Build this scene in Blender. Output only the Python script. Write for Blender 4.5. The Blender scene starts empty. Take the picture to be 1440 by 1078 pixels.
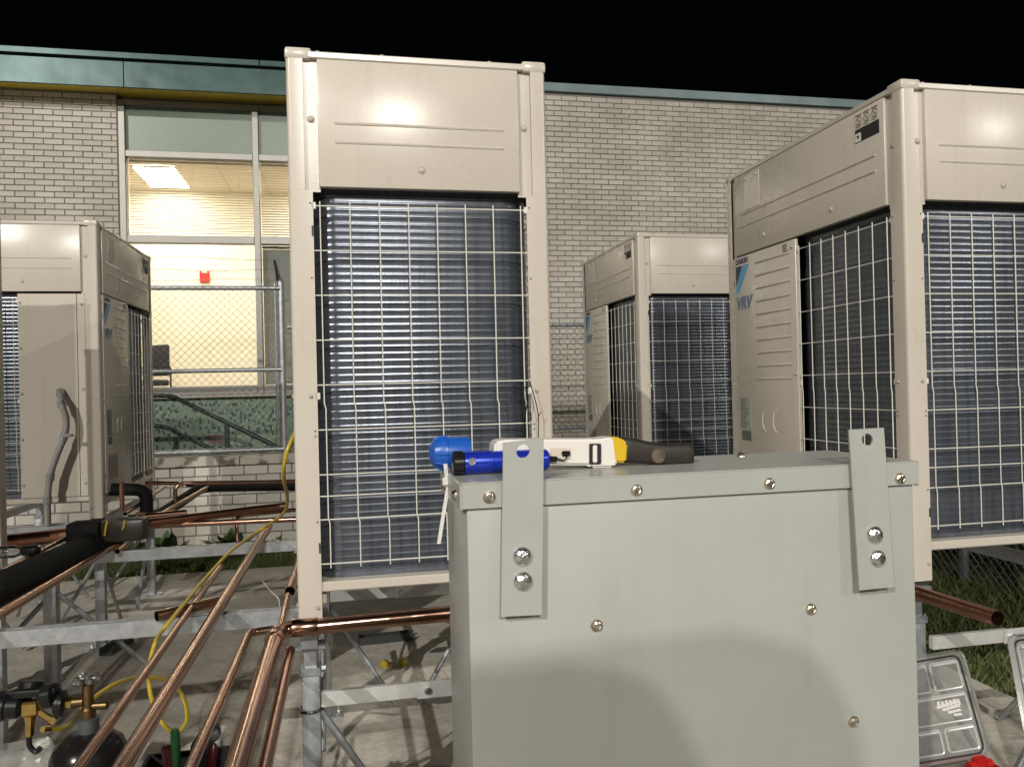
import bpy, bmesh, math, random
from mathutils import Vector, Matrix
random.seed(7)
R = math.radians
scn = bpy.context.scene
COL = scn.collection

# ------------------------------------------------------------------ camera
FPX, PITCH, ROLL, YAW, CAMZ = 1110.66, 0.004855, -0.024119, 0.205265, 1.3973
BASE = 0.725                                   # height of the unit feet above the pad
fw = Vector((math.sin(YAW)*math.cos(PITCH), math.cos(YAW)*math.cos(PITCH), math.sin(PITCH)))
r0 = Vector((math.cos(YAW), -math.sin(YAW), 0)); u0 = r0.cross(fw)
cr, sr = math.cos(ROLL), math.sin(ROLL)
rc = r0*cr + u0*sr; uc = u0*cr - r0*sr
cam = bpy.data.cameras.new('camera'); camo = bpy.data.objects.new('camera', cam); COL.objects.link(camo)
M3 = Matrix((rc, uc, -fw)).transposed()
camo.matrix_world = Matrix.Translation((0, 0, CAMZ)) @ M3.to_4x4()
cam.sensor_width = 36; cam.lens = FPX/1440*36; cam.clip_start = 0.02; cam.clip_end = 2000
scn.camera = camo

# ------------------------------------------------------------------ world and light
w = bpy.data.worlds.new('World'); scn.world = w; w.use_nodes = True
wn = w.node_tree.nodes; wl = w.node_tree.links
sky = wn.new('ShaderNodeTexSky'); sky.sky_type = 'NISHITA'; sky.sun_disc = False
sky.sun_elevation = R(12); sky.sun_rotation = R(180)
wl.new(sky.outputs[0], wn['Background'].inputs[0]); wn['Background'].inputs[1].default_value = 0.00022
scn.view_settings.view_transform = 'Standard'; scn.view_settings.look = 'None'
scn.view_settings.gamma = 1; scn.view_settings.exposure = 0.24
LAMP_W = 1500
LAMP_HEADS = [((-0.75, -14.0, 8.9), .52), ((0.35, -14.0, 9.0), .52), ((17.2, -14.0, 10.5), 0.50), ((-11.8, -14.0, 12.5), 1.85)]
LAMP_AIM = Vector((0.8, 5.0, 0.9))

# ------------------------------------------------------------------ pixel helper (a pixel gives a direction, a plane gives the distance)
def ray(x, y):
    X = x-720; Y = y-539
    return fw + rc*(X/FPX) - uc*(Y/FPX)
def px(x, y, X=None, Y=None, Z=None):
    d = ray(x, y); o = Vector((0, 0, CAMZ))
    k = X/d.x if X is not None else Y/d.y if Y is not None else (Z-CAMZ)/d.z
    return o + d*k

# ------------------------------------------------------------------ materials
MATS = {}
def mat(name, col, rough=.5, metal=0, var=.06, vscale=6, bump=0, bscale=40, spec=.5, col2=None, stretch=(1, 1, 1), coat=0, rvar=0, wav=0, streak=0, det=6):
    if name in MATS: return MATS[name]
    m = bpy.data.materials.new(name); m.use_nodes = True
    n = m.node_tree.nodes; l = m.node_tree.links; p = n['Principled BSDF']
    p.inputs['Roughness'].default_value = rough; p.inputs['Metallic'].default_value = metal
    p.inputs['Specular IOR Level'].default_value = spec
    if coat: p.inputs['Coat Weight'].default_value = coat; p.inputs['Coat Roughness'].default_value = .15
    tc = n.new('ShaderNodeTexCoord'); mp = n.new('ShaderNodeMapping'); mp.inputs['Scale'].default_value = stretch
    l.new(tc.outputs['Object'], mp.inputs[0])
    nz = n.new('ShaderNodeTexNoise'); nz.inputs['Scale'].default_value = vscale; nz.inputs['Detail'].default_value = det
    nz.inputs['Roughness'].default_value = .65
    l.new(mp.outputs[0], nz.inputs['Vector'])
    rp = n.new('ShaderNodeValToRGB'); rp.color_ramp.elements[0].position = .3; rp.color_ramp.elements[1].position = .7
    c = Vector(col)
    if col2 is None:
        a = [max(0, v*(1-var)) for v in col]; b = [min(1, v*(1+var)) for v in col]
    else: a, b = col, col2
    rp.color_ramp.elements[0].color = (*a, 1); rp.color_ramp.elements[1].color = (*b, 1)
    l.new(nz.outputs['Fac'], rp.inputs[0]); l.new(rp.outputs[0], p.inputs['Base Color'])
    if rvar:
        mr = n.new('ShaderNodeMapRange'); mr.inputs['To Min'].default_value = max(.02, rough-rvar); mr.inputs['To Max'].default_value = rough+rvar
        l.new(nz.outputs['Fac'], mr.inputs[0]); l.new(mr.outputs[0], p.inputs['Roughness'])
    if bump:
        bn = n.new('ShaderNodeTexNoise'); bn.inputs['Scale'].default_value = bscale; bn.inputs['Detail'].default_value = 4
        l.new(mp.outputs[0], bn.inputs['Vector'])
        bp = n.new('ShaderNodeBump'); bp.inputs['Strength'].default_value = bump; bp.inputs['Distance'].default_value = .01
        l.new(bn.outputs['Fac'], bp.inputs['Height']); l.new(bp.outputs[0], p.inputs['Normal'])
    if wav:
        w1 = n.new('ShaderNodeTexNoise'); w1.inputs['Scale'].default_value = 3.2; w1.inputs['Detail'].default_value = 1; l.new(tc.outputs['Object'], w1.inputs['Vector'])
        b2 = n.new('ShaderNodeBump'); b2.inputs['Strength'].default_value = wav; b2.inputs['Distance'].default_value = .02; l.new(w1.outputs['Fac'], b2.inputs['Height'])
        if bump: l.new(bp.outputs[0], b2.inputs['Normal'])
        l.new(b2.outputs[0], p.inputs['Normal'])
    if streak:
        m2 = n.new('ShaderNodeMapping'); m2.inputs['Scale'].default_value = (22, 22, 1.6); l.new(tc.outputs['Object'], m2.inputs[0])
        s1 = n.new('ShaderNodeTexNoise'); s1.inputs['Scale'].default_value = 1; s1.inputs['Detail'].default_value = 5; l.new(m2.outputs[0], s1.inputs['Vector'])
        r2 = n.new('ShaderNodeValToRGB'); r2.color_ramp.elements[0].position = .56; r2.color_ramp.elements[1].position = .8
        r2.color_ramp.elements[0].color = (1, 1, 1, 1); r2.color_ramp.elements[1].color = (1-streak, 1-streak*1.1, 1-streak*1.3, 1); l.new(s1.outputs['Fac'], r2.inputs[0])
        mx = n.new('ShaderNodeMixRGB'); mx.blend_type = 'MULTIPLY'; mx.inputs[0].default_value = 1; l.new(rp.outputs[0], mx.inputs[1]); l.new(r2.outputs[0], mx.inputs[2]); l.new(mx.outputs[0], p.inputs['Base Color'])
    MATS[name] = m; return m
def emis(name, col, s):
    m = bpy.data.materials.new(name); m.use_nodes = True; p = m.node_tree.nodes['Principled BSDF']
    p.inputs['Base Color'].default_value = (*[min(1, c) for c in col], 1)
    p.inputs['Emission Color'].default_value = (*col, 1); p.inputs['Emission Strength'].default_value = s
    MATS[name] = m; return m
def clear(name, tint, gloss=.12, rough=.03, haze=0):
    m = bpy.data.materials.new(name); m.use_nodes = True; n = m.node_tree.nodes; l = m.node_tree.links
    n.remove(n['Principled BSDF']); o = n['Material Output']
    t = n.new('ShaderNodeBsdfTransparent'); t.inputs[0].default_value = (*tint, 1)
    g = n.new('ShaderNodeBsdfGlossy'); g.inputs['Roughness'].default_value = rough
    f = n.new('ShaderNodeFresnel'); f.inputs[0].default_value = 1.5
    a = n.new('ShaderNodeMath'); a.operation = 'ADD'; a.inputs[1].default_value = gloss; a.use_clamp = True
    x = n.new('ShaderNodeMixShader'); l.new(f.outputs[0], a.inputs[0]); l.new(a.outputs[0], x.inputs[0])
    l.new(t.outputs[0], x.inputs[1]); l.new(g.outputs[0], x.inputs[2]); l.new(x.outputs[0], o.inputs[0])
    if haze:
        df = n.new('ShaderNodeBsdfDiffuse'); df.inputs[0].default_value = (.8, .8, .78, 1); x2 = n.new('ShaderNodeMixShader'); x2.inputs[0].default_value = haze
        l.new(x.outputs[0], x2.inputs[1]); l.new(df.outputs[0], x2.inputs[2]); l.new(x2.outputs[0], o.inputs[0])
    MATS[name] = m; return m

BEIGE = mat('beige_paint', (.535, .49, .425), .285, var=.035, vscale=3, bump=.04, bscale=220, rvar=.09, wav=.05, streak=.075)
GREYP = mat('grey_paint', (.355, .365, .34), .32, var=.05, vscale=5, bump=.035, bscale=260, rvar=.10, wav=.04, streak=.08)
GALV = mat('galvanised', (.42, .44, .46), .42, metal=.75, var=.22, vscale=22, rvar=.12, bump=.05, bscale=60)
ZINC = mat('zinc_bright', (.72, .72, .72), .22, metal=1, var=.12, vscale=150, bump=.25, bscale=160)
COPPER = mat('copper', (.33, .19, .14), .22, metal=1, col2=(.62, .37, .265), vscale=3.0, rvar=.10, det=2)
COPPERD = mat('tarnished_copper', (.20, .085, .055), .33, metal=1, col2=(.42, .21, .14), vscale=4, rvar=.1)
BRASS = mat('brass', (.48, .33, .11), .3, metal=1, var=.25, vscale=30)
BLACKF = mat('black_foam', (.006, .006, .0065), .7, var=.4, vscale=30, bump=.25, bscale=70, spec=.2)
BLACKP = mat('black_plastic', (.008, .008, .009), .32, var=.2, spec=.35)
WIREW = mat('wire_coating', (.66, .64, .58), .4, var=.05)
GALVW = mat('fence_wire', (.20, .21, .19), .5, metal=.3, var=.15)
GALVL = mat('galvanised_light', (.60, .60, .58), .42, metal=.35, var=.1, vscale=30, rvar=.1)
HOSE = mat('yellow_hose', (.48, .36, .035), .4, var=.12, vscale=12)
CONC = None

# ------------------------------------------------------------------ mesh helpers
def link(name, me, m, parent=None):
    o = bpy.data.objects.new(name, me); COL.objects.link(o)
    if m is not None and not me.materials: me.materials.append(m)
    if parent is not None: o.parent = parent
    return o
def obj(name, bm, m, parent=None, smooth=True, ang=32):
    me = bpy.data.meshes.new(name); bmesh.ops.recalc_face_normals(bm, faces=bm.faces); bm.to_mesh(me); bm.free()
    if smooth:
        me.polygons.foreach_set('use_smooth', [True]*len(me.polygons)); me.set_sharp_from_angle(angle=R(ang))
    return link(name, me, m, parent)
def tag(o, label, cat, group=None):
    o['label'] = label; o['category'] = cat
    if group: o['group'] = group
    return o
def empty(name, loc=(0, 0, 0), rz=0):
    o = bpy.data.objects.new(name, None); COL.objects.link(o); o.location = loc; o.rotation_euler = (0, 0, rz); return o
def thing(name, label, cat, loc=(0, 0, 0), rz=0, group=None):
    return tag(empty(name, loc, rz), label, cat, group)
def struct(name, bm, m, parent=None):
    o = obj(name, bm, m, parent)
    if parent is None: o['kind'] = 'structure'
    return o
def B(): return bmesh.new()
def box(bm, a, b, bev=0, seg=1):
    (x0, y0, z0), (x1, y1, z1) = a, b
    t = bmesh.new() if bev else bm
    v = [t.verts.new(p) for p in ((x0, y0, z0), (x1, y0, z0), (x1, y1, z0), (x0, y1, z0), (x0, y0, z1), (x1, y0, z1), (x1, y1, z1), (x0, y1, z1))]
    for f in ((3, 2, 1, 0), (4, 5, 6, 7), (0, 1, 5, 4), (1, 2, 6, 5), (2, 3, 7, 6), (3, 0, 4, 7)): t.faces.new([v[i] for i in f])
    if bev:
        bmesh.ops.bevel(t, geom=list(t.edges), offset=bev, segments=seg, affect='EDGES', profile=.5)
        merge(bm, t)
    return bm
def merge(bm, t, mx=None):
    me = bpy.data.meshes.new('tmp'); t.to_mesh(me); t.free()
    if mx is not None: me.transform(mx)
    bm.from_mesh(me); bpy.data.meshes.remove(me)
def frame(d):
    d = d.normalized(); a = Vector((0, 0, 1)) if abs(d.z) < .9 else Vector((1, 0, 0))
    s = d.cross(a).normalized(); return s, s.cross(d).normalized()
def tube(bm, pts, r, n=10, caps=True, wall=0):
    """round tube through pts; r number or list; wall > 0 makes it hollow with open ends"""
    pts = [Vector(p) for p in pts]; rr = r if isinstance(r, (list, tuple)) else [r]*len(pts)
    def skin(rs):
        rings = []; s = None
        for i, p in enumerate(pts):
            d = (pts[min(i+1, len(pts)-1)]-pts[max(i-1, 0)])
            if s is None: s, u = frame(d)
            else:
                d = d.normalized(); s = (s-d*s.dot(d)).normalized(); u = s.cross(d)
            rings.append([bm.verts.new(p+(s*math.cos(2*math.pi*k/n)+u*math.sin(2*math.pi*k/n))*rs[i]) for k in range(n)])
        for a, b in zip(rings, rings[1:]):
            for k in range(n): bm.faces.new((a[k], a[(k+1) % n], b[(k+1) % n], b[k]))
        return rings
    o = skin(rr)
    if wall:
        i = skin([x-wall for x in rr])
        for a, b in ((o[0], i[0]), (o[-1], i[-1])):
            for k in range(n): bm.faces.new((a[k], a[(k+1) % n], b[(k+1) % n], b[k]))
    elif caps:
        bm.faces.new(o[0][::-1]); bm.faces.new(o[-1])
    return bm
def curve(pts, k=8):
    """Catmull-Rom through pts"""
    P = [Vector(p) for p in pts]; P = [P[0]*2-P[1]]+P+[P[-1]*2-P[-2]]; out = []
    for i in range(1, len(P)-2):
        a, b, c, d = P[i-1:i+3]
        for j in range(k):
            t = j/k; out.append(.5*((2*b)+(c-a)*t+(2*a-5*b+4*c-d)*t*t+(3*b-a-3*c+d)*t**3))
    return out+[P[-2]]
def bend(pts, r, k=6):
    """polyline with rounded corners"""
    P = [Vector(p) for p in pts]; out = [P[0]]
    for a, b, c in zip(P, P[1:], P[2:]):
        d1 = (a-b).normalized(); d2 = (c-b).normalized(); q = min(r, (a-b).length*.49, (c-b).length*.49)
        s, e = b+d1*q, b+d2*q
        for j in range(k+1):
            t = j/k; out.append(s*(1-t)**2+b*2*t*(1-t)+e*t*t)
    return out+[P[-1]]
def lathe(bm, prof, n=20, axis='z', at=(0, 0, 0)):
    """prof: list of (radius, height)"""
    rings = []
    at = Vector(at)
    for r, h in prof:
        ring = []
        for k in range(n):
            a = 2*math.pi*k/n; c, s = r*math.cos(a), r*math.sin(a)
            v = {'z': (c, s, h), 'y': (c, h, -s), 'x': (h, c, s)}[axis]
            ring.append(bm.verts.new(at+Vector(v)))
        rings.append(ring)
    for a, b in zip(rings, rings[1:]):
        for k in range(n): bm.faces.new((a[k], a[(k+1) % n], b[(k+1) % n], b[k]))
    bm.faces.new(rings[0][::-1]); bm.faces.new(rings[-1])
    return bm
def lathe_dir(bm, prof, p, d, n=16):
    t = bmesh.new(); lathe(t, prof, n)
    q = Vector((0, 0, 1)).rotation_difference(Vector(d).normalized())
    merge(bm, t, Matrix.Translation(p) @ q.to_matrix().to_4x4()); return bm
def prism(bm, poly, d):
    """extrude a polygon (3D points) by vector d"""
    a = [bm.verts.new(p) for p in poly]; b = [bm.verts.new(Vector(p)+Vector(d)) for p in poly]; n = len(poly)
    bm.faces.new(a[::-1]); bm.faces.new(b)
    for k in range(n): bm.faces.new((a[k], a[(k+1) % n], b[(k+1) % n], b[k]))
    return bm
def text_mesh(s, size, shear=0, ext=.0006, bold=0):
    c = bpy.data.curves.new('lettering', 'FONT'); c.body = s; c.size = size; c.shear = shear; c.extrude = ext; c.offset = bold
    c.align_x = 'LEFT'; o = bpy.data.objects.new('lettering', c); COL.objects.link(o)
    dg = bpy.context.evaluated_depsgraph_get(); me = bpy.data.meshes.new_from_object(o.evaluated_get(dg))
    bpy.data.objects.remove(o); return me
def copy_tree(o, parent=None, first=True):
    c = o.copy(); COL.objects.link(c); c.parent = parent
    for ch in list(o.children): copy_tree(ch, c, False)
    return c

# ================================================================== SETTING
def concrete():
    m = bpy.data.materials.new('concrete'); m.use_nodes = True; n = m.node_tree.nodes; l = m.node_tree.links; p = n['Principled BSDF']
    tc = n.new('ShaderNodeTexCoord')
    def noise(s, stretch=(1, 1, 1), det=8):
        mp = n.new('ShaderNodeMapping'); mp.inputs['Scale'].default_value = stretch; l.new(tc.outputs['Object'], mp.inputs[0])
        z = n.new('ShaderNodeTexNoise'); z.inputs['Scale'].default_value = s; z.inputs['Detail'].default_value = det; l.new(mp.outputs[0], z.inputs['Vector']); return z
    a = noise(1.6, (1, 2.2, 1)); b = noise(30); c = noise(5)
    r1 = n.new('ShaderNodeValToRGB'); r1.color_ramp.elements[0].position = .32; r1.color_ramp.elements[1].position = .66
    r1.color_ramp.elements[0].color = (.47, .44, .385, 1); r1.color_ramp.elements[1].color = (.66, .62, .545, 1)
    l.new(a.outputs['Fac'], r1.inputs[0])
    mx = n.new('ShaderNodeMixRGB'); mx.blend_type = 'MULTIPLY'; mx.inputs[0].default_value = .4
    r2 = n.new('ShaderNodeValToRGB'); r2.color_ramp.elements[0].position = .35; r2.color_ramp.elements[0].color = (.55, .53, .5, 1); r2.color_ramp.elements[1].position = .62
    l.new(b.outputs['Fac'], r2.inputs[0]); l.new(r1.outputs[0], mx.inputs[1]); l.new(r2.outputs[0], mx.inputs[2])
    mx2 = n.new('ShaderNodeMixRGB'); mx2.blend_type = 'MULTIPLY'; mx2.inputs[0].default_value = .32
    r3 = n.new('ShaderNodeValToRGB'); r3.color_ramp.elements[0].position = .38; r3.color_ramp.elements[0].color = (.5, .48, .45, 1); r3.color_ramp.elements[1].position = .52
    l.new(c.outputs['Fac'], r3.inputs[0]); l.new(mx.outputs[0], mx2.inputs[1]); l.new(r3.outputs[0], mx2.inputs[2])
    l.new(mx2.outputs[0], p.inputs['Base Color']); p.inputs['Roughness'].default_value = .85
    bp = n.new('ShaderNodeBump'); bp.inputs['Strength'].default_value = .3; bp.inputs['Distance'].default_value = .01
    l.new(b.outputs['Fac'], bp.inputs['Height']); l.new(bp.outputs[0], p.inputs['Normal']); return m
CONC = concrete()
SOIL = mat('soil', (.035, .032, .018), .95, col2=(.06, .065, .025), vscale=9, bump=.6, bscale=30)
bm = B(); box(bm, (-300, -300, -.6), (300, 300, -.06)); struct('ground', bm, SOIL)
bm = B(); box(bm, (-9, -22, -.2), (2.8, 6.62, 0)); struct('concrete_pad', bm, CONC)
bm = B(); box(bm, (-9, 7.9, -.058), (9, 9.76, -.02)); struct('areaway_floor', bm, CONC)

# grass as uncountable blades
GRASS = mat('grass', (.05, .09, .02), .7, col2=(.15, .16, .055), vscale=3)
def grass(name, x0, x1, y0, y1, num, h, label):
    v = []; f = []
    for _ in range(num):
        x = random.uniform(x0, x1); y = random.uniform(y0, y1); a = random.uniform(0, 6.28)
        hh = h*random.uniform(.4, 1.3); wd = .005*random.uniform(.7, 1.6); lean = hh*.7
        i = len(v); dx, dy = math.cos(a)*wd, math.sin(a)*wd; b = random.uniform(0, 6.28)
        v += [(x-dx, y-dy, -.06), (x+dx, y+dy, -.06), (x+math.cos(b)*lean, y+math.sin(b)*lean, -.06+hh)]; f.append((i, i+1, i+2))
    me = bpy.data.meshes.new(name); me.from_pydata(v, [], f); o = link(name, me, GRASS)
    o['kind'] = 'stuff'; o['label'] = label; o['category'] = 'grass'; return o
grass('grass', -4.5, 1.9, 6.63, 7.7, 26000, .09, 'grass strip between the concrete pad and the low brick wall')
grass('grass', 2.82, 6.5, 1.5, 7.7, 60000, .065, 'grass beside the concrete pad under the fence')

# ================================================================== BUILDING
WY = 9.8
BRICK = mat('painted_brick', (.57, .54, .48), .6, var=.06, vscale=14, bump=.25, bscale=60)
nt = BRICK.node_tree; oi = nt.nodes.new('ShaderNodeObjectInfo'); at_ = nt.nodes.new('ShaderNodeAttribute'); at_.attribute_name = 'tone'
ad = nt.nodes.new('ShaderNodeMath'); ad.operation = 'MAXIMUM'; nt.links.new(at_.outputs['Fac'], ad.inputs[1])
hs = nt.nodes.new('ShaderNodeHueSaturation'); mr = nt.nodes.new('ShaderNodeMapRange'); mr.inputs['To Min'].default_value = .90; mr.inputs['To Max'].default_value = 1.07
nt.links.new(oi.outputs['Random'], ad.inputs[0]); ad.operation = 'ADD'
fr = nt.nodes.new('ShaderNodeMath'); fr.operation = 'FRACT'; nt.links.new(ad.outputs[0], fr.inputs[0]); nt.links.new(fr.outputs[0], mr.inputs[0])
rampo = [x for x in nt.nodes if x.type == 'VALTORGB'][0]; pb = nt.nodes['Principled BSDF']
nt.links.new(rampo.outputs[0], hs.inputs['Color']); nt.links.new(mr.outputs[0], hs.inputs['Value']); 
ge = nt.nodes.new('ShaderNodeNewGeometry'); bz = nt.nodes.new('ShaderNodeTexNoise'); bz.inputs['Scale'].default_value = .9; bz.inputs['Detail'].default_value = 7; nt.links.new(ge.outputs['Position'], bz.inputs['Vector'])
br = nt.nodes.new('ShaderNodeValToRGB'); br.color_ramp.elements[0].position = .3; br.color_ramp.elements[1].position = .62; br.color_ramp.elements[0].color = (.70, .67, .62, 1); nt.links.new(bz.outputs['Fac'], br.inputs[0])
bx = nt.nodes.new('ShaderNodeMixRGB'); bx.blend_type = 'MULTIPLY'; bx.inputs[0].default_value = .8; nt.links.new(hs.outputs[0], bx.inputs[1]); nt.links.new(br.outputs[0], bx.inputs[2]); nt.links.new(bx.outputs[0], pb.inputs['Base Color'])
MORTAR = mat('mortar', (.20, .19, .17), .9, var=.15, vscale=20)
def brick_meshes(L, Hh, D):
    out = []
    for k in range(4):
        bm = B(); q = random.uniform(-.0015, .0015)
        box(bm, (-L/2, 0, -Hh/2), (L/2, D, Hh/2), .0025)
        me = bpy.data.meshes.new('brick'); bm.to_mesh(me); bm.free(); me.materials.append(BRICK); out.append(me)
    return out
def lay_bricks(parent, x0, x1, z0, z1, y, L, C, gap, holes, want, phase=0):
    """running bond in front of plane y; want(cx, cz) -> score or None decides which become single parts"""
    ms = brick_meshes(L-gap, C-gap, .055); cells = []
    nrow = int((z1-z0)/C)
    for j in range(nrow):
        z = z0+C*(j+.5); x = x0-(L/2 if (j+phase) % 2 else 0)
        while x < x1:
            a, b = max(x, x0), min(x+L, x1); x += L
            if b-a < .03: continue
            if any(a < h[1]-.01 and b > h[0]+.01 and z > h[2] and z < h[3] for h in holes): continue
            cells.append((a, b, z))
    sc = []
    for c in cells:
        s = want((c[0]+c[1])/2, c[2]); full = c[1]-c[0] > L-.001
        if s is not None and full: sc.append((s, c))
    sc.sort(key=lambda t: -t[0]); chosen = {c for _, c in sc[:298]}
    v = []; f = []; tone = []
    for c in cells:
        jy = y-.008+random.uniform(-.0018, .0018)
        if c in chosen:
            o = bpy.data.objects.new('brick', random.choice(ms)); COL.objects.link(o); o.parent = parent
            o.location = ((c[0]+c[1])/2+random.uniform(-.001, .001), jy, c[2]+random.uniform(-.001, .001))
        else:
            i = len(v); a, b, z = c; a += gap/2; b -= gap/2; p, q = z-(C-gap)/2, z+(C-gap)/2
            v += [(a, jy, p), (b, jy, p), (b, jy, q), (a, jy, q), (a, jy+.05, p), (b, jy+.05, p), (b, jy+.05, q), (a, jy+.05, q)]
            f += [(i, i+1, i+2, i+3), (i+1, i+5, i+6, i+2), (i+4, i, i+3, i+7), (i+3, i+2, i+6, i+7), (i+1, i, i+4, i+5)]
            tone += [random.random()]*5
    me = bpy.data.meshes.new('brickwork'); me.from_pydata(v, [], f)
    at = me.attributes.new('tone', 'FLOAT', 'FACE'); at.data.foreach_set('value', tone)
    o = link('brickwork', me, BRICK, parent); o['kind'] = 'stuff'

bld = thing('school_building', 'pale painted brick building with lit window wall and green metal roof edge', 'building', (0, 0, 0))
def W(x, y): return px(x, y, Y=WY)
XL = W(168, 300).x; XR = W(620, 300).x           # window wall left and right
ZS = W(300, 545).z; Z1 = W(250, 336).z; Z2 = W(250, 217).z; ZT = W(250, 143).z
XM = W(361, 300).x
XR = XM+ (XM-XL)*1.02
ZTOP = W(0, 65).z; ZRT = W(900, 137).z
SOF = W(60, 126).z
bm = B(); box(bm, (-9, WY+.003, 0), (XL, WY+.3, SOF)); obj('wall', bm, MORTAR, bld)
bm = B(); box(bm, (XR, WY+.003, 0), (12, WY+.3, ZRT)); obj('wall', bm, MORTAR, bld)
bm = B(); box(bm, (XL+.001, WY+.2, 0), (XR-.001, WY+.3, ZS-.06)); obj('wall', bm, MORTAR, bld)
bm = B(); box(bm, (XL+.001, WY+.12, ZT), (XR-.001, WY+.3, SOF)); obj('wall', bm, MORTAR, bld)
def seen(boxes):
    def s(cx, cz):
        d = Vector((cx, WY, cz))-Vector((0, 0, CAMZ)); dp = d.dot(fw); X = 720+FPX*d.dot(rc)/dp; Y = 539-FPX*d.dot(uc)/dp
        for a in boxes:
            if a[0] < X < a[2] and a[1] < Y < a[3]: return 1/dp
        return None
    return s
lay_bricks(bld, -9, XL-.005, 0, SOF-.001, WY, .2035, .0667, .011, [], seen([(-10, 120, 172, 320)]))
def brick_right():
    s0 = seen([(764, 130, 1030, 330)])
    lay_bricks(bld, XR+.01, 12, 0, ZRT-.002, WY, .2035, .0667, .011, [], s0)
# leave room for 298 parts of one kind in all: left wall first
nleft = sum(1 for c in bld.children if c.name.startswith('brick') and not c.name.startswith('brickwork'))
_s = seen([(764, 130, 1030, 330)])
def lay_right():
    k = 298-nleft
    cand = []
    def want(cx, cz):
        return _s(cx, cz)
    # find the score cut by a dry run
    L, C = .2035, .0667; sc = []
    z0 = 0
    for j in range(int((ZRT-.002)/C)):
        z = C*(j+.5); x = XR+.01-(L/2 if j % 2 else 0)
        while x < 12:
            v = _s(x+L/2, z) if x >= XR+.01 else None
            if v: sc.append(v)
            x += L
    sc.sort(reverse=True); cut = sc[min(k, len(sc)-1)] if sc else 1
    lay_bricks(bld, XR+.01, 12, 0, ZRT-.002, WY, L, C, .011, [], lambda a, b: (_s(a, b) if (_s(a, b) or 0) > cut else None))
lay_right()
# coping over the right wall
FASC = mat('green_fascia', (.012, .036, .034), .34, metal=.4, col2=(.034, .074, .070), vscale=1.6, rvar=.12, wav=.25, streak=.2)
COPE = mat('coping', (.20, .26, .27), .42, metal=.6, var=.15, vscale=3)
bm = B(); box(bm, (XR-.2, WY-.05, ZRT), (12, WY+.4, ZRT+.115), .006); obj('coping', bm, COPE, bld)
# left eave: fascia with lip, soffit board of exposed yellow insulation
OV = .40; FY = WY-OV
zf0 = px(60, 117, Y=FY).z; zf1 = px(60, 80, Y=FY).z; zf2 = px(60, 67, Y=FY-.05).z
XE = XR+.05
for i, (a, b) in enumerate(((-9, -4.9), (-4.9, -2.35), (-2.35, XE))):
    bm = B(); box(bm, (a+.003, FY, zf0), (b-.003, FY+.03, zf1), .003); obj('fascia_panel', bm, FASC, bld)
for a, b in ((-9, -3.72), (-3.72, -.9), (-.9, XE)):
    bm = B(); box(bm, (a+.003, FY-.055, zf1+.014), (b-.003, WY+.3, zf2), .004); obj('roof_edge', bm, FASC, bld)
bm = B(); box(bm, (-9, FY+.012, zf1-.002), (XE, FY+.03, zf1+.016)); obj('drip_groove', bm, BLACKP, bld)
YEL = mat('yellow_board', (.80, .60, .10), .7, var=.1, vscale=4)
for a, b in ((-9, -4.6), (-4.6, -2.2), (-2.2, XE)):
    bm = B(); box(bm, (a+.004, FY+.032, SOF), (b-.004, WY+.12, SOF+.05)); bo = obj('insulation_board', bm, YEL, bld)
# printed marks on the board underside (illegible dark print in the photograph)
PRINT = mat('dark_print', (.03, .028, .02), .8)
for cx in (-2.05, -1.05):
    bm = B(); x = cx
    for k in range(11):
        wd = random.uniform(.02, .05); hgt = random.uniform(.05, .09)
        box(bm, (x, FY+.14, SOF-.003), (x+wd*.45, FY+.14+hgt, SOF-.001)); 
        if k % 2: box(bm, (x, FY+.14, SOF-.003), (x+wd, FY+.155, SOF-.001))
        x += wd+.016
    obj('printed_marks', bm, PRINT, bld)

# window wall: aluminium frame, spandrel, blinds, panes
ALU = mat('aluminium_frame', (.30, .29, .27), .45, metal=.5, var=.06)
SPAN = mat('spandrel_panel', (.20, .26, .20), .35, var=.05, vscale=2)
GLASS = clear('window_glass', (.97, .98, .97), .03, .02)
win = empty('window'); win.parent = bld
YF = WY+.06
fwid = .07
for x in (XL+.035, XM, XR-.035):
    bm = B(); box(bm, (x-fwid/2, YF-.05, ZS-.08), (x+fwid/2, YF+.08, ZT), .004); obj('mullion', bm, ALU, win)
for z, h in ((ZS-.03, .10), (Z1, .085), (Z2, .075), (ZT-.025, .06)):
    for a, b in ((XL+.071, XM-.036), (XM+.036, XR-.071)):
        bm = B(); box(bm, (a, YF-.045, z-h/2), (b, YF+.078, z+h/2), .004); obj('transom', bm, ALU, win)
bm = B(); box(bm, (XL-.02, WY-.06, ZS-.115), (XR+.02, YF+.1, ZS-.082), .004); obj('sill', bm, mat('sill_stone', (.42, .39, .33), .7), win)
for a, b in ((XL+.071, XM-.036), (XM+.036, XR-.071)):
    bm = B(); box(bm, (a, YF+.02, Z2+.038), (b, YF+.05, ZT-.056)); obj('spandrel_panel', bm, SPAN, win)
    for p, q in ((ZS+.021, Z1-.043), (Z1+.043, Z2-.038)):
        bm = B(); box(bm, (a, YF+.01, p), (b, YF+.016, q)); obj('pane', bm, GLASS, win)
BLIND = mat('blind_slat', (.62, .54, .42), .5, var=.03)
BLINDG = mat('blind_slat_grey', (.34, .35, .34), .5, var=.03)
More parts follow.
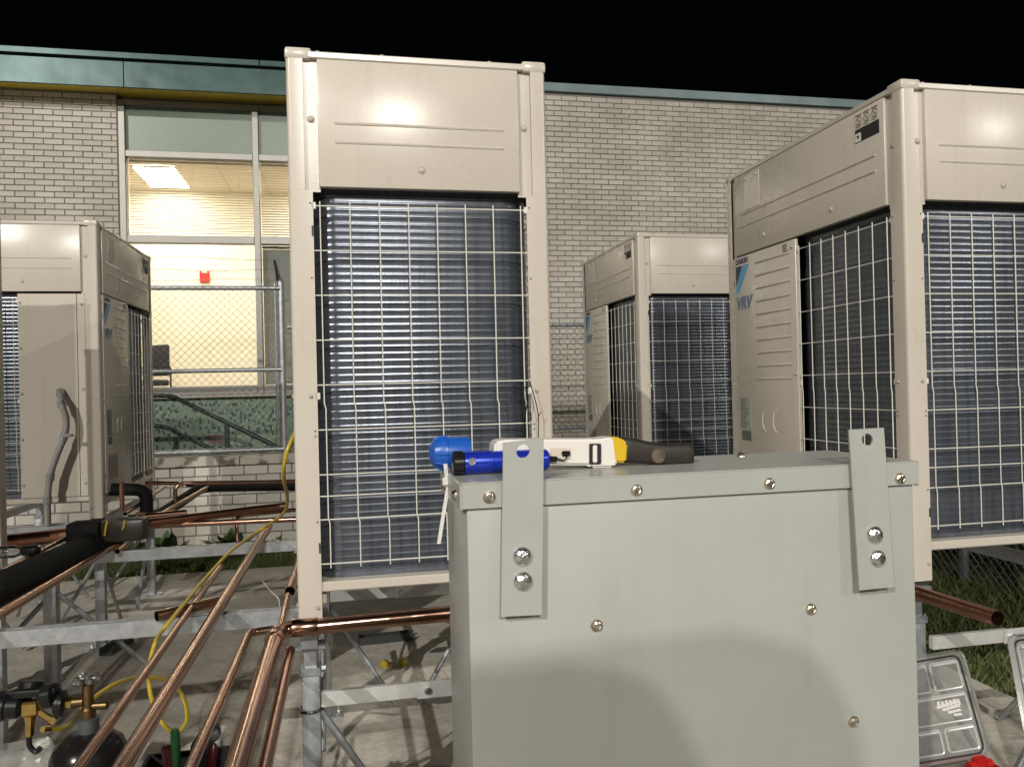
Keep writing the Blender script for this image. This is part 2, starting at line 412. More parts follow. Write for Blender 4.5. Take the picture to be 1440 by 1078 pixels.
def blind(x0, x1, z0, z1, pitch, tilt, m, label):
    t = thing('window_blind', label, 'blind')
    v = []; f = []; z = z0+.02; c, s = math.cos(tilt)*.0125, math.sin(tilt)*.0125; y = YF+.10
    while z < z1-.03:
        i = len(v)
        v += [(x0, y-c, z-s), (x1, y-c, z-s), (x1, y+c, z+s), (x0, y+c, z+s), (x0, y-c, z-s+.0012), (x1, y-c, z-s+.0012), (x1, y+c, z+s+.0012), (x0, y+c, z+s+.0012)]
        f += [(i, i+1, i+2, i+3), (i+4, i+7, i+6, i+5), (i, i+4, i+5, i+1), (i+3, i+2, i+6, i+7)]; z += pitch
    me = bpy.data.meshes.new('slats'); me.from_pydata(v, [], f); o = link('slats', me, m, t); o['kind'] = 'stuff'
    bm = B(); box(bm, (x0, y-.02, z1-.03), (x1, y+.02, z1-.002)); obj('head_rail', bm, m, t)
    bm = B()
    for q in (.12, .5, .88): tube(bm, [(x0+(x1-x0)*q, y, z0), (x0+(x1-x0)*q, y, z1-.03)], .0012, 4)
    obj('ladder_cord', bm, m, t)
a0, a1, b0, b1 = XL+.08, XM-.04, XM+.04, XR-.08
blind(a0, a1, Z1+.045, Z2-.04, .031, R(-12), BLIND, 'open cream venetian blind in the upper window pane below the ceiling light')
blind(b0, b1, Z1+.045, Z2-.04, .031, R(-26), BLIND, 'open cream venetian blind in the upper window pane next to the tall unit')
blind(b0, b1, ZS+.02, Z1-.045, .024, R(-55), BLINDG, 'closed grey venetian blind in the lower window pane behind the fence post')
# speckled mosaic under the window
def mosaic():
    m = bpy.data.materials.new('mosaic'); m.use_nodes = True; n = m.node_tree.nodes; l = m.node_tree.links; p = n['Principled BSDF']
    tc = n.new('ShaderNodeTexCoord'); mp = n.new('ShaderNodeMapping'); mp.inputs['Scale'].default_value = (44, 44, 30); l.new(tc.outputs['Object'], mp.inputs[0])
    vo = n.new('ShaderNodeTexVoronoi'); vo.distance = 'CHEBYCHEV'; vo.inputs['Randomness'].default_value = .55; vo.inputs['Scale'].default_value = 1; l.new(mp.outputs[0], vo.inputs['Vector'])
    rp = n.new('ShaderNodeValToRGB'); rp.color_ramp.interpolation = 'CONSTANT'; e = rp.color_ramp.elements
    e[0].color = (.03, .055, .055, 1); e[1].position = .17; e[1].color = (.17, .25, .185, 1)
    for q, c in ((.4, (.20, .27, .18, 1)), (.6, (.15, .24, .19, 1)), (.8, (.23, .28, .19, 1)), (.96, (.05, .09, .09, 1))):
        x = e.new(q); x.color = c
    sp = n.new('ShaderNodeSeparateColor'); l.new(vo.outputs['Color'], sp.inputs[0]); l.new(sp.outputs[0], rp.inputs[0])
    l.new(rp.outputs[0], p.inputs['Base Color']); p.inputs['Roughness'].default_value = .45; return m
bm = B(); box(bm, (XL+.002, WY+.02, 0), (XR-.002, WY+.19, ZS-.118)); obj('mosaic_panel', bm, mosaic(), bld)

# room behind the window
CREAM = mat('cream_wall', (.86, .79, .64), .8, var=.02)
TILE = mat('ceiling_tile', (.74, .66, .54), .9, var=.04, vscale=30)
RZ, RYB, RX0, RX1, RZF = 4.78, 13.9, XL-1.2, XR+1.0, .55
bm = B(); box(bm, (RX0, RYB, RZF), (RX1, RYB+.1, RZ+.2)); struct('room_back_wall', bm, CREAM)
for k, x in enumerate((RX0-.1, RX1)):
    bm = B(); box(bm, (x, WY+.31, RZF), (x+.1, RYB-.001, RZ+.2)); struct('room_side_wall', bm, CREAM)
bm = B(); box(bm, (RX0, WY+.31, RZF-.1), (RX1, RYB-.001, RZF)); struct('room_floor', bm, mat('lino', (.35, .28, .2), .4))
bm = B(); box(bm, (RX0, WY+.31, RZ+.02), (RX1, RYB-.001, RZ+.12)); ceil = struct('room_ceiling', bm, mat('ceiling_grid', (.5, .44, .36), .7))
lp = px(228, 249, Z=RZ)
lx, ly = round(lp.x, 2), round(lp.y, 2)
troff = [(lx, ly), (lx+2.44, ly), (lx, ly-1.83), (lx+2.44, ly-1.83)]
tm = None
x = lx-.305-.61*4
while x < RX1-.62:
    y = ly-.61-1.22*3
    while y < RYB-.05:
        ya, yb = max(y, WY+.33), min(y+1.22, RYB-.01)
        if x > RX0 and yb-ya > .1 and not any(abs(x+.305-t[0]) < .3 and ya-.3 < t[1] < yb+.3 for t in troff):
            bm = B(); box(bm, (x+.008, ya+.008, RZ), (x+.602, yb-.008, RZ+.018)); obj('ceiling_tile', bm, TILE, ceil)
        y += 1.22
    x += .61
TROF = emis('troffer_light', (1, .965, .88), 24)
for i, (x, y) in enumerate(troff):
    t = thing('ceiling_light', ['bright recessed ceiling light panel seen through the blinds', 'ceiling light panel further along the room ceiling', 'ceiling light panel close to the window wall', 'ceiling light panel close to the window wall and the side wall'][i], 'light', (x, y, RZ))
    bm = B(); box(bm, (-.29, -.6, -.006), (.29, .6, .012)); obj('diffuser', bm, TROF, t)
    bm = B()
    for a, b in (((-.305, -.61, -.012), (-.291, .61, .01)), ((.291, -.61, -.012), (.305, .61, .01)), ((-.29, -.61, -.012), (.29, -.601, .01)), ((-.29, .601, -.012), (.29, .61, .01))): box(bm, a, b)
    obj('frame', bm, mat('white_trim', (.7, .68, .62), .5), t)
# fire alarm on the back wall
q = px(288, 390, Y=RYB)
RED = mat('red_plastic', (.55, .03, .02), .4)
t = thing('fire_alarm', 'small red fire alarm box on the cream room wall', 'alarm', (q.x, RYB-.002, q.z))
bm = B(); box(bm, (-.075, -.05, -.09), (.075, 0, .07), .01); obj('housing', bm, RED, t)
bm = B(); box(bm, (-.075, -.035, .071), (-.045, -.002, .105), .003); box(bm, (.045, -.035, .071), (.075, -.002, .105), .003); obj('horn_guard', bm, RED, t)
# chair
q = px(203, 522, Y=12.6)
t = thing('office_chair', 'dark upholstered armchair standing in the lit room', 'chair', (q.x, 12.6, RZF), R(-35))
DKF = mat('dark_fabric', (.03, .032, .045), .8, var=.2); DKM = mat('dark_metal', (.03, .03, .03), .4)
sz = q.z-RZF-.22
bm = B(); box(bm, (-.25, -.24, sz), (.25, .24, sz+.09), .03, 2); obj('seat', bm, DKF, t)
bm = B(); box(bm, (-.24, .2, sz+.15), (.24, .27, sz+.62), .03, 2); obj('backrest', bm, DKF, t)
for sx in (-1, 1):
    bm = B(); tube(bm, bend([(sx*.27, .22, 0), (sx*.27, .24, sz+.3), (sx*.27, -.2, sz+.28), (sx*.27, -.2, 0)], .08), .014, 8); obj('leg', bm, DKM, t)
    bm = B(); box(bm, (sx*.27-.02, -.2, sz+.295), (sx*.27+.02, .12, sz+.32), .008); obj('armrest', bm, DKF, t)

# ------------------------------------------------------------------ low brick wall, fence, rails
LWY = 7.75
zc = px(300, 641, Y=LWY).z; zb = px(300, 655, Y=LWY).z
lw = thing('low_brick_wall', 'low painted brick wall with a stained stone cap under the fence', 'wall', (0, 0, 0))
bm = B(); box(bm, (-7, LWY+.003, -.1), (7, LWY+.16, zb)); obj('core', bm, MORTAR, lw)
def capmat():
    m = mat('cap_stone', (.50, .47, .40), .8, var=.1, vscale=8, bump=.3, bscale=30); n = m.node_tree.nodes; l = m.node_tree.links
    tc = n['Texture Coordinate']; p = n['Principled BSDF']; z = n.new('ShaderNodeTexNoise'); z.inputs['Scale'].default_value = 7; z.inputs['Detail'].default_value = 8
    l.new(tc.outputs['Object'], z.inputs['Vector']); rp = n.new('ShaderNodeValToRGB'); rp.color_ramp.elements[0].position = .5; rp.color_ramp.elements[1].position = .6
    rp.color_ramp.elements[0].color = (1, 1, 1, 1); rp.color_ramp.elements[1].color = (.1, .09, .06, 1); l.new(z.outputs['Fac'], rp.inputs[0])
    mx = n.new('ShaderNodeMixRGB'); mx.blend_type = 'MULTIPLY'; mx.inputs[0].default_value = .75
    src = p.inputs['Base Color'].links[0].from_socket; l.new(src, mx.inputs[1]); l.new(rp.outputs[0], mx.inputs[2]); l.new(mx.outputs[0], p.inputs['Base Color']); return m
CAPM = capmat()
x = -7.0
while x < 7:
    bm = B(); box(bm, (x+.002, LWY-.04, zb+.002), (x+1.196, LWY+.2, zc), .006); obj('cap_stone', bm, CAPM, lw); x += 1.2
lay_bricks(lw, -7, 7, zb-.0907*9-.002, zb-.002, LWY, .2155, .0907, .011, [], lambda cx, cz: (10-abs(cx+1.3)) if -3.4 < cx < .4 else None)

def chain(bm, p0, ux, length, z0, z1, cell=.0718, r=.0025):
    h = cell/2; nw = int(length/h); nz = int((z1-z0)/h); ux = Vector(ux); nn = Vector((-ux.y, ux.x, 0))
    for k in range(nw):
        pts = []
        for j in range(nz+1):
            o = (j+k) % 2
            pts.append(Vector(p0)+ux*(k*h+(h if o else 0)) + nn*(.002 if (j+k) % 2 else -.002)+Vector((0, 0, z0+j*h)))
        tube(bm, pts, r, 4, caps=False)
def post(bm, x, y, z0, z1, r):
    tube(bm, [(x, y, z0), (x, y, z1)], r, 14); lathe(bm, [(r*1.12, 0), (r*1.1, .02), (r*.6, .05), (.004, .06)], 14, at=(x, y, z1))
FYY = LWY+.07
ft = px(300, 405.5, Y=FYY).z; fm = px(300, 521, Y=FYY).z; fb = px(300, 634, Y=FYY).z; fx = px(397, 520, Y=FYY).x
fe = thing('chain_link_fence', 'tall galvanised chain link fence with barbed wire on the low wall', 'fence')
for x in (fx, fx-2.6, fx-5.2):
    bm = B(); post(bm, x, FYY, zc, ft+.04, .034); obj('post', bm, GALV, fe)
for z, r in ((ft, .021), (fm, .020), (fb, .024)):
    bm = B(); tube(bm, [(fx-6, FYY-.03, z), (fx, FYY-.03, z)], r, 12); obj('rail', bm, GALV, fe)
bm = B(); chain(bm, (fx-3.3, FYY-.055, 0), (1, 0, 0), 3.3, zc+.03, ft+.03); obj('chain_mesh', bm, GALVW, fe, smooth=False)
bm = B(); a0_ = Vector((fx, FYY, ft)); a1_ = px(386, 366, Y=FYY); tube(bm, [a0_, a1_], [.028, .012], 8); obj('barbed_wire_arm', bm, BLACKP, fe)
bm = B(); post(bm, fx-.05, FYY-.02, zc, ft, .012); obj('tension_bar', bm, GALV, fe)
for k, yy in enumerate((364, 380, 394)):
    bm = B(); p = px(388, yy, Y=FYY); pts = [(fx-6+i*.25, FYY+.01*random.uniform(-1, 1), p.z+.012*math.sin(i*1.3+k*2)-.01*(i % 7 == 3)) for i in range(25)]
    pts.append((p.x, FYY, p.z)); tube(bm, pts, .0025, 5)
    for i in range(0, 48):
        x = fx-6+i*.125; z = p.z+.012*math.sin((i*.5)*1.3+k*2); a = random.uniform(0, 3.14)
        d = Vector((.3, math.sin(a), math.cos(a)))*.018; tube(bm, [Vector((x, FYY, z))-d, Vector((x, FYY, z))+d], .0016, 4)
    obj('barbed_wire', bm, GALVW, fe)
for z in (ft-.12, fm+.35, fm-.12):
    bm = B(); lathe(bm, [(.037, -.012), (.041, -.012), (.041, .012), (.037, .012)], 14, at=(fx, FYY, z)); tube(bm, [(fx+.03, FYY-.02, z), (fx+.075, FYY-.02, z)], .006, 6); obj('band_clamp', bm, GALV, fe)
f2 = thing('chain_link_fence', 'lower galvanised chain link fence in front of the windowless brick wall', 'fence')
g1 = px(800, 457, Y=FYY).z; g0 = px(800, 601, Y=FYY).z
for x in (2.0, 4.4, 6.6):
    bm = B(); post(bm, x, FYY, zc, g1+.03, .03); obj('post', bm, GALV, f2)
for z in (g1, g0):
    bm = B(); tube(bm, [(fx+.06, FYY-.03, z), (6.6, FYY-.03, z)], .021, 12); obj('rail', bm, GALV, f2)
bm = B(); chain(bm, (fx+.08, FYY-.055, 0), (1, 0, 0), 6.4-fx, g0-.02, g1+.02); obj('chain_mesh', bm, GALVW, f2, smooth=False)
f3 = thing('chain_link_fence', 'chain link fence along the dark grass beside the concrete pad', 'fence')
SX = 4.25
pz = px(1356, 800, X=SX)
for y in (pz.y-2.4, pz.y, pz.y+2.4):
    bm = B(); post(bm, SX, y, -.08, 1.75, .032); obj('post', bm, GALV, f3)
bm = B(); tube(bm, [(SX-.03, pz.y-3.2, 1.72), (SX-.03, pz.y+2.6, 1.72)], .021, 12); obj('rail', bm, GALV, f3)
bm = B(); chain(bm, (SX-.05, pz.y-3.2, 0), (0, 1, 0), 5.8, -.03, 1.75); obj('chain_mesh', bm, GALVW, f3, smooth=False)
# dark hedge bank behind that fence
HEDGE = mat('hedge_leaf', (.018, .035, .010), .65, col2=(.05, .075, .022), vscale=5)
hd = thing('hedge', 'dark leafy hedge growing behind the side chain link fence', 'hedge')
v = []; f = []
for _ in range(26000):
    x = SX+.25+abs(random.gauss(0, .28)); y = random.uniform(pz.y-3.4, pz.y+3); z = random.uniform(-.05, 1.25+.25*math.sin(y*3)+.15*math.sin(y*7.7)); s = random.uniform(.015, .035)
    a = Vector((random.gauss(0, 1), random.gauss(0, 1), random.gauss(0, 1))).normalized(); b = a.orthogonal().normalized(); c = a.cross(b); P = Vector((x, y, z)); i = len(v)
    v += [P-b*s, P+c*s*.5, P+b*s, P-c*s*.5]; f.append((i, i+1, i+2, i+3))
me = bpy.data.meshes.new('foliage'); me.from_pydata(v, [], f); o = link('foliage', me, HEDGE, hd); o['kind'] = 'stuff'
for k in range(7):
    bm = B(); y = pz.y-3+k*.95; tube(bm, [(SX+.45, y, -.08), (SX+.48, y+.05, .5), (SX+.42, y-.05, 1.0)], [.03, .02, .008], 7); obj('stem', bm, mat('bark', (.05, .035, .02), .9), hd)

# stair handrail in the areaway
HR = mat('dark_green_rail', (.012, .03, .026), .35, var=.2)
hy = 8.75
t = thing('stair_handrail', 'dark green stair handrail sloping down in front of the speckled panel', 'handrail')
def P_(x, y): return px(x, y, Y=hy)
L1 = P_(60, 553); d = P_(395, 630)
for pts in ([P_(80, 557), P_(241, 556), P_(396, 631), P_(470, 668)], [P_(80, 600), P_(229, 598), P_(304, 634), P_(470, 716)]):
    bm = B(); tube(bm, bend(pts, .08), .024, 12); obj('rail', bm, HR, t)
for x, y in ((319, 594), (150, 556), (440, 652)):
    q = P_(x, y); bm = B(); box(bm, (q.x-.024, hy-.02, -.02), (q.x+.024, hy+.02, q.z), .004); obj('baluster', bm, HR, t)
q = px(305, 617, Y=WY)
t = thing('wall_plaque', 'small brown plaque on the speckled green panel', 'sign', (q.x, WY+.018, q.z))
bm = B(); box(bm, (-.105, -.015, -.048), (.105, 0, .048), .004); obj('plate', bm, mat('plaque_brown', (.20, .14, .11), .5, var=.1), t)
bm = B(); box(bm, (-.12, -.008, -.062), (.12, -.001, .062), .003); obj('border', bm, mat('plaque_border', (.36, .34, .28), .5), t)
# weeds at the wall foot
WEED = mat('weed_leaf', (.05, .10, .028), .6, col2=(.10, .17, .05), vscale=10)
def weed(x, y, n, h, lab):
    t = thing('weed', lab, 'plant', (x, y, -.06), group=None)
    v = []; f = []
    for _ in range(n):
        a = random.uniform(0, 6.28); el = random.uniform(.35, 1.4); L = h*random.uniform(.5, 1.1); wd = L*.11
        d = Vector((math.cos(a)*math.cos(el), math.sin(a)*math.cos(el), math.sin(el))); s = Vector((-math.sin(a), math.cos(a), 0)); i = len(v)
        for k, (tt, ww) in enumerate(((0, .2), (.4, 1), (.75, .8), (1, .05))):
            P = d*L*tt-Vector((0, 0, tt*tt*L*.3)); v += [P-s*wd*ww, P+s*wd*ww]
        for k in range(3): f.append((i+2*k, i+2*k+1, i+2*k+3, i+2*k+2))
    me = bpy.data.meshes.new('leaves'); me.from_pydata(v, [], f); link('leaves', me, WEED, t)['kind'] = 'stuff'
for (xp, n, h, lab) in ((322, 60, .34, 'bushy weed against the low brick wall beside the tall centre unit'), (228, 55, .33, 'weed growing against the low brick wall near the unit with the conduit'), (190, 40, .26, 'low weed at the wall foot behind the black pipes'), (390, 30, .2, 'small weed at the wall foot under the copper lines')):
    q = px(xp, 768, Y=7.6); weed(q.x, 7.6, n, h, lab)

# ================================================================== OUTDOOR UNITS
UW, UD, UH = 1.24, .765, 1.66
def coil_mat():
    m = bpy.data.materials.new('coil_fins'); m.use_nodes = True; n = m.node_tree.nodes; l = m.node_tree.links; p = n['Principled BSDF']
    tc = n.new('ShaderNodeTexCoord')
    def nz(s, st):
        mp = n.new('ShaderNodeMapping'); mp.inputs['Scale'].default_value = st; l.new(tc.outputs['Object'], mp.inputs[0])
        z = n.new('ShaderNodeTexNoise'); z.inputs['Scale'].default_value = s; z.inputs['Detail'].default_value = 5; l.new(mp.outputs[0], z.inputs['Vector']); return z
    a = nz(1, (60, 60, 2.5)); b = nz(1, (6, 6, 14)); c = nz(1, (420, 420, 3))
    rp = n.new('ShaderNodeValToRGB'); rp.color_ramp.elements[0].position = .3; rp.color_ramp.elements[1].position = .75
    rp.color_ramp.elements[0].color = (.066, .076, .095, 1); rp.color_ramp.elements[1].color = (.135, .150, .178, 1)
    mm = n.new('ShaderNodeMath'); mm.operation = 'ADD'; h = n.new('ShaderNodeMath'); h.operation = 'MULTIPLY'; h.inputs[1].default_value = .5
    l.new(a.outputs['Fac'], mm.inputs[0]); l.new(b.outputs['Fac'], mm.inputs[1]); l.new(mm.outputs[0], h.inputs[0]); l.new(h.outputs[0], rp.inputs[0])
    l.new(rp.outputs[0], p.inputs['Base Color']); p.inputs['Roughness'].default_value = .25; p.inputs['Metallic'].default_value = .5
    bp = n.new('ShaderNodeBump'); bp.inputs['Strength'].default_value = .12; bp.inputs['Distance'].default_value = .002
    l.new(c.outputs['Fac'], bp.inputs['Height']); l.new(bp.outputs[0], p.inputs['Normal']); return m
COIL = coil_mat()
SCREW = mat('painted_screw', (.45, .40, .33), .4, var=.1)
SCREWD = mat('dark_slot', (.02, .02, .02), .6)
def screw_mesh(r=.010):
    bm = B(); lathe(bm, [(r*1.9, 0), (r*1.75, .0012), (r*1.25, .0006), (r*1.2, .0045), (r*.8, .0065), (.0008, .007)], 14, axis='y')
    # turn so that it faces -y
    bmesh.ops.scale(bm, vec=(1, -1, 1), verts=bm.verts); bmesh.ops.recalc_face_normals(bm, faces=bm.faces)
    me = bpy.data.meshes.new('screw'); bm.to_mesh(me); bm.free(); me.materials.append(SCREW); me.polygons.foreach_set('use_smooth', [True]*len(me.polygons)); me.set_sharp_from_angle(angle=R(40)); return me
SCR = screw_mesh()
FACES = {'front': (0, UW), 'right': (R(90), UD), 'back': (R(180), UW), 'left': (R(-90), UD)}
def facemx(face):
    """local face coords: u along the face (0 at its left seen from outside), v up, depth +y inwards -> unit coords"""
    a, wd = FACES[face]; dist = UD/2 if face in ('front', 'back') else UW/2
    return Matrix.Rotation(a, 4, 'Z') @ Matrix.Translation((-wd/2, -dist, 0)), wd
def fobj(name, bm, m, parent, mx, **k):
    o = obj(name, bm, m, parent, **k); o.data.transform(mx); return o
def fscrew(parent, mx, u, v, d=0.0, k=.72):
    o = bpy.data.objects.new('screw', SCR); COL.objects.link(o); o.parent = parent
    o.matrix_local = mx @ Matrix.Translation((u, d, v)) @ Matrix.Diagonal((k, 1, k, 1)); return o

def make_unit():
    t = empty('condensing_unit')
    hx, hy_ = UW/2, UD/2; PL = .068
    # corner posts with rounded outer corner
    for sx, sy in ((-1, -1), (1, -1), (1, 1), (-1, 1)):
        bm = B(); r = .012
        for PW, za, zb2 in ((PL, 0, 1.2535), (.047, 1.2537, 1.635)):
            prof = [(PW, 0)]
            for k in range(5):
                a = math.pi/2*k/4; prof.append((r-r*math.sin(a), r-r*math.cos(a)))
            prof += [(0, PW), (.003, PW), (.003, .02), (.02, .003), (PW, .003)]
            prism(bm, [Vector((sx*(hx-x), sy*(hy_-y), za)) for x, y in prof], (0, 0, zb2-za))
        obj('corner_post', bm, BEIGE, t)
        bm = B(); q = Vector((sx*(hx-.035), sy*(hy_-.035), 0))
        box(bm, (q.x-.038, q.y-.038, 1.628), (q.x+.038, q.y+.038, 1.663), .009, 2); obj('corner_cap', bm, BEIGE, t)
        bm = B(); box(bm, (q.x-.03, q.y-.03, -.012), (q.x+.03, q.y+.03, .0)); obj('foot_pad', bm, mat('rubber', (.02, .02, .02), .8), t)
    # base pan
    bm = B(); box(bm, (-hx+.004, -hy_+.004, .097), (hx-.004, hy_-.004, .126), .004)
    for y in (-hy_+.05, hy_-.05): box(bm, (-hx+.03, y-.03, .06), (hx-.03, y+.03, .0965))
    obj('base_pan', bm, BEIGE, t)
    # top rim and deck with two fan guards
    bm = B()
    for a, b in (((-hx+.06, -hy_-.003, 1.632), (hx-.06, -hy_+.03, 1.652)), ((-hx+.06, hy_-.03, 1.632), (hx-.06, hy_+.003, 1.652)), ((-hx-.003, -hy_+.06, 1.632), (-hx+.03, hy_-.06, 1.652)), ((hx-.03, -hy_+.06, 1.632), (hx+.003, hy_-.06, 1.652))): box(bm, a, b, .003)
    rim = obj('top_rim', bm, BEIGE, t)
    bm = B(); box(bm, (-hx+.02, -hy_+.02, 1.612), (hx-.02, hy_-.02, 1.63)); obj('top_deck', bm, BEIGE, t)
    for sx in (-.3, .3):
        bm = B()
        for rr in (.06, .11, .16, .21, .26): tube(bm, [(sx+rr*math.cos(2*math.pi*k/28), rr*math.sin(2*math.pi*k/28), 1.648) for k in range(29)], .003, 4, caps=False)
        for k in range(6): tube(bm, [(sx, 0, 1.644), (sx+.27*math.cos(k*math.pi/3), .27*math.sin(k*math.pi/3), 1.644)], .003, 4)
        obj('fan_guard', bm, WIREW, t)
    for face in FACES:
        mx, wd = facemx(face)
        # slot strips and pressed upper panel
        for u0, u1 in ((.044, .090), (wd-.090, wd-.044)):
            bm = B(); box(bm, (u0, .014, 1.25), (u1, .018, 1.631)); fobj('slot_strip', bm, BEIGE, t, mx)
        bm = B(); box(bm, (.0865, -.003, 1.262), (wd-.0865, .022, 1.631), .004, 2)
        up = fobj('upper_panel', bm, BEIGE, t, mx)
        for z in (1.447, 1.392):
            bm = B(); tube(bm, [(.128, .001, z), (.136, -.001, z), (wd-.136, -.001, z), (wd-.128, .001, z)], [.001, .0055, .0055, .001], 8); fobj('pressed_rib', bm, BEIGE, up, mx)
        fscrew(t, mx, .067, 1.46, .014, .6); fscrew(t, mx, wd-.067, 1.46, .014, .6)
        if face in ('front', 'back'): fscrew(t, mx, wd*.28, 1.318, -.003); fscrew(t, mx, wd*.68, 1.318, -.003)
        else: fscrew(t, mx, wd/2, 1.318, -.003)
        for u in (.03, wd*.28, wd*.7): 
            bm = B(); lathe(bm, [(.008, 0), (.007, .006), (.001, .008)], 8, at=(u+.06, .015, 1.652)); fobj('rim_bolt', bm, SCREW, rim, mx)
        for u in (.038, wd-.038): fscrew(t, mx, u+(.012 if u < .1 else -.012), .66, 0, .36); fscrew(t, mx, u+(.018 if u < .1 else -.018), .055, 0, .36)
        for u in (.06, wd-.06):
            for z in (1.215, 1.0, .56, .545, .3):
                bm = B(); lathe(bm, [(.0026, 0), (.0026, .002)], 6, axis='y', at=(u, -.0015, z)); fobj('rivet_hole', bm, SCREWD, t, mx)
        for z in (1.12, .21):
            bm = B(); box(bm, (.0625, -.0012, z), (.0675, .001, z+.03)); fobj('slot', bm, SCREWD, t, mx)
    # coil: rounded plan path, rows bulging at tube pitch
    path = []
    def arc(cx, cy, r, a0, a1, n=8):
        for k in range(n+1):
            a = R(a0+(a1-a0)*k/n); path.append((cx+r*math.cos(a), cy+r*math.sin(a), math.cos(a), math.sin(a)))
    xi, yi, r = hx-.048, hy_-.048, .085
    path.append((-.03, -yi, 0, -1)); path.append((.2, -yi, 0, -1)); arc(xi-r, -yi+r, r, -90, 0); path.append((xi, 0, 1, 0)); arc(xi-r, yi-r, r, 0, 90); path.append((0, yi, 0, 1)); arc(-xi+r, yi-r, r, 90, 180); path.append((-xi, -.02, -1, 0))
    pitch = .0213; sub = 8; z0, z1 = .127, 1.30; nz_ = int((z1-z0)/pitch)*sub; v = []; f = []
    for j in range(nz_+1):
        z = z0+(z1-z0)*j/nz_; bulge = (0, 0, 0, 0, .0003, .0012, .0012, .0003)[j % sub]
        for x, y, nx, ny in path: v.append((x+nx*bulge, y+ny*bulge, z))
    n = len(path)
    for j in range(nz_):
        for k in range(n-1): f.append((j*n+k, j*n+k+1, (j+1)*n+k+1, (j+1)*n+k))
    me = bpy.data.meshes.new('coil'); me.from_pydata(v, [], f); me.polygons.foreach_set('use_smooth', [True]*len(me.polygons)); link('coil', me, COIL, t)
    # inner liner closes the cabinet behind the fins
    bm = B(); box(bm, (-hx+.14, -hy_+.14, .127), (hx-.14, hy_-.14, 1.6)); obj('fan_shroud', bm, mat('dark_liner', (.015, .016, .018), .8), t)
    # wire guards
    def guard(face, u0, u1):
        mx, wd = facemx(face); bm = B(); zt, zb_ = 1.208, .178
        n = max(2, round((u1-u0)/.083)); st = (u1-u0)/n
        us = [u0+.012+(u1-u0-.024)*k/n for k in range(n+1)]
        kinks = (.63, .305)
        for u in us:
            pts = [(u, -.001, zt+.012)]
            for kz in kinks: pts += [(u, -.001, kz+.012), (u+.006, -.001, kz-.012)]
            pts = [(u, -.001, zt+.012), (u, -.001, .64), (u+.004, -.001, .624), (u+.004, -.001, .31), (u+.008, -.001, .294), (u+.008, -.001, zb_-.012)]
            tube(bm, pts, .0019, 6)
        z = zt; zs = []
        while z > zb_+.02: zs.append(z); z -= .1290
        zs += [zb_, .372]
        for z in zs: tube(bm, [(u0-.012, .006, z), (u0, .004, z), (u0+.02, .003, z), (u1-.02, .003, z), (u1, .004, z), (u1+.012, .006, z)], .0019, 6)
        fobj('wire_guard', bm, WIREW, t, mx)
        for u in (u0-.006, u1+.006):
            for z in (zt, .66): 
                bm = B(); box(bm, (u-.007, .0, z-.010), (u+.007, .008, z+.010), .002); fobj('guard_clip', bm, WIREW, t, mx)
    guard('right', .075, UD-.075); guard('back', .075, UW-.075); guard('front', .604, UW-.075); guard('left', .075, .348)
    # closed side panel on the left face
    mx, wd = facemx('left')
    bm = B(); box(bm, (.357, -.001, .127), (wd-.0685, .012, 1.25), .003); sp = fobj('side_panel', bm, BEIGE, t, mx)
    for z in (1.20, .95, .7, .45, .2): fscrew(t, mx, .369, z, -.001, .5); 
    for z in (1.19, .72, .2): fscrew(t, mx, wd-.085, z, -.001, .5)
    bm = B(); box(bm, (wd-.112, -.002, .127), (wd-.109, .002, 1.62)); fobj('panel_seam', bm, SCREWD, sp, mx)
    # front service panel with louvre ribs, print and stickers
    mx, wd = facemx('front')
    bm = B(); box(bm, (.0695, -.004, .127), (.594, .012, 1.255), .004, 2); fp = fobj('service_panel', bm, BEIGE, t, mx)
    for k in range(10):
        z = 1.205-.058*k
        bm = B(); tube(bm, [(.262, -.001, z), (.272, -.003, z), (.55, -.003, z), (.56, -.001, z)], [.001, .005, .005, .001], 8); fobj('pressed_rib', bm, BEIGE, fp, mx)
    for u in (.33, .42):
        bm = B(); tube(bm, [(u-.03*math.sin(a), -.004, .50+.05*math.cos(a)) for a in [math.pi*k/10 for k in range(11)]], .003, 6); fobj('hand_grip', bm, BEIGE, fp, mx)
    for k in range(4):
        bm = B(); box(bm, (.50, -.0052, 1.240-.009*k), (.532, -.003, 1.244-.009*k)); fobj('vent_slot', bm, SCREWD, fp, mx)
    for u, z in ((.572, 1.225), (.58, .70), (.58, .2)): fscrew(t, mx, u, z, -.004, .5)
    NAVY = mat('print_navy', (.02, .03, .07), .5); LBLUE = mat('print_blue', (.06, .32, .55), .45)
    me = text_mesh('DAIKIN', .034, bold=.0008); me.transform(Matrix.Rotation(R(90), 4, 'X')); o = link('lettering', me, NAVY, fp); me.transform(mx @ Matrix.Translation((.09, -.0048, 1.222)))
    bm = B(); prism(bm, [Vector(p) for p in ((.09, -.0042, 1.212), (.09, -.0042, 1.12), (.148, -.0042, 1.212))][::1], (0, -.0006, 0)); fobj('emblem', bm, NAVY, fp, mx)
    bm = B(); prism(bm, [Vector(p) for p in ((.153, -.0042, 1.212), (.092, -.0042, 1.115), (.092, -.0042, 1.085), (.112, -.0042, 1.085), (.216, -.0042, 1.212))], (0, -.0006, 0)); fobj('emblem', bm, LBLUE, fp, mx)
    me = text_mesh('VRV', .078, shear=.28, bold=.0035); me.transform(Matrix.Rotation(R(90), 4, 'X')); o = link('lettering', me, mat('print_grey_blue', (.10, .16, .24), .5), fp); me.transform(mx @ Matrix.Translation((.082, -.0048, 1.012)))
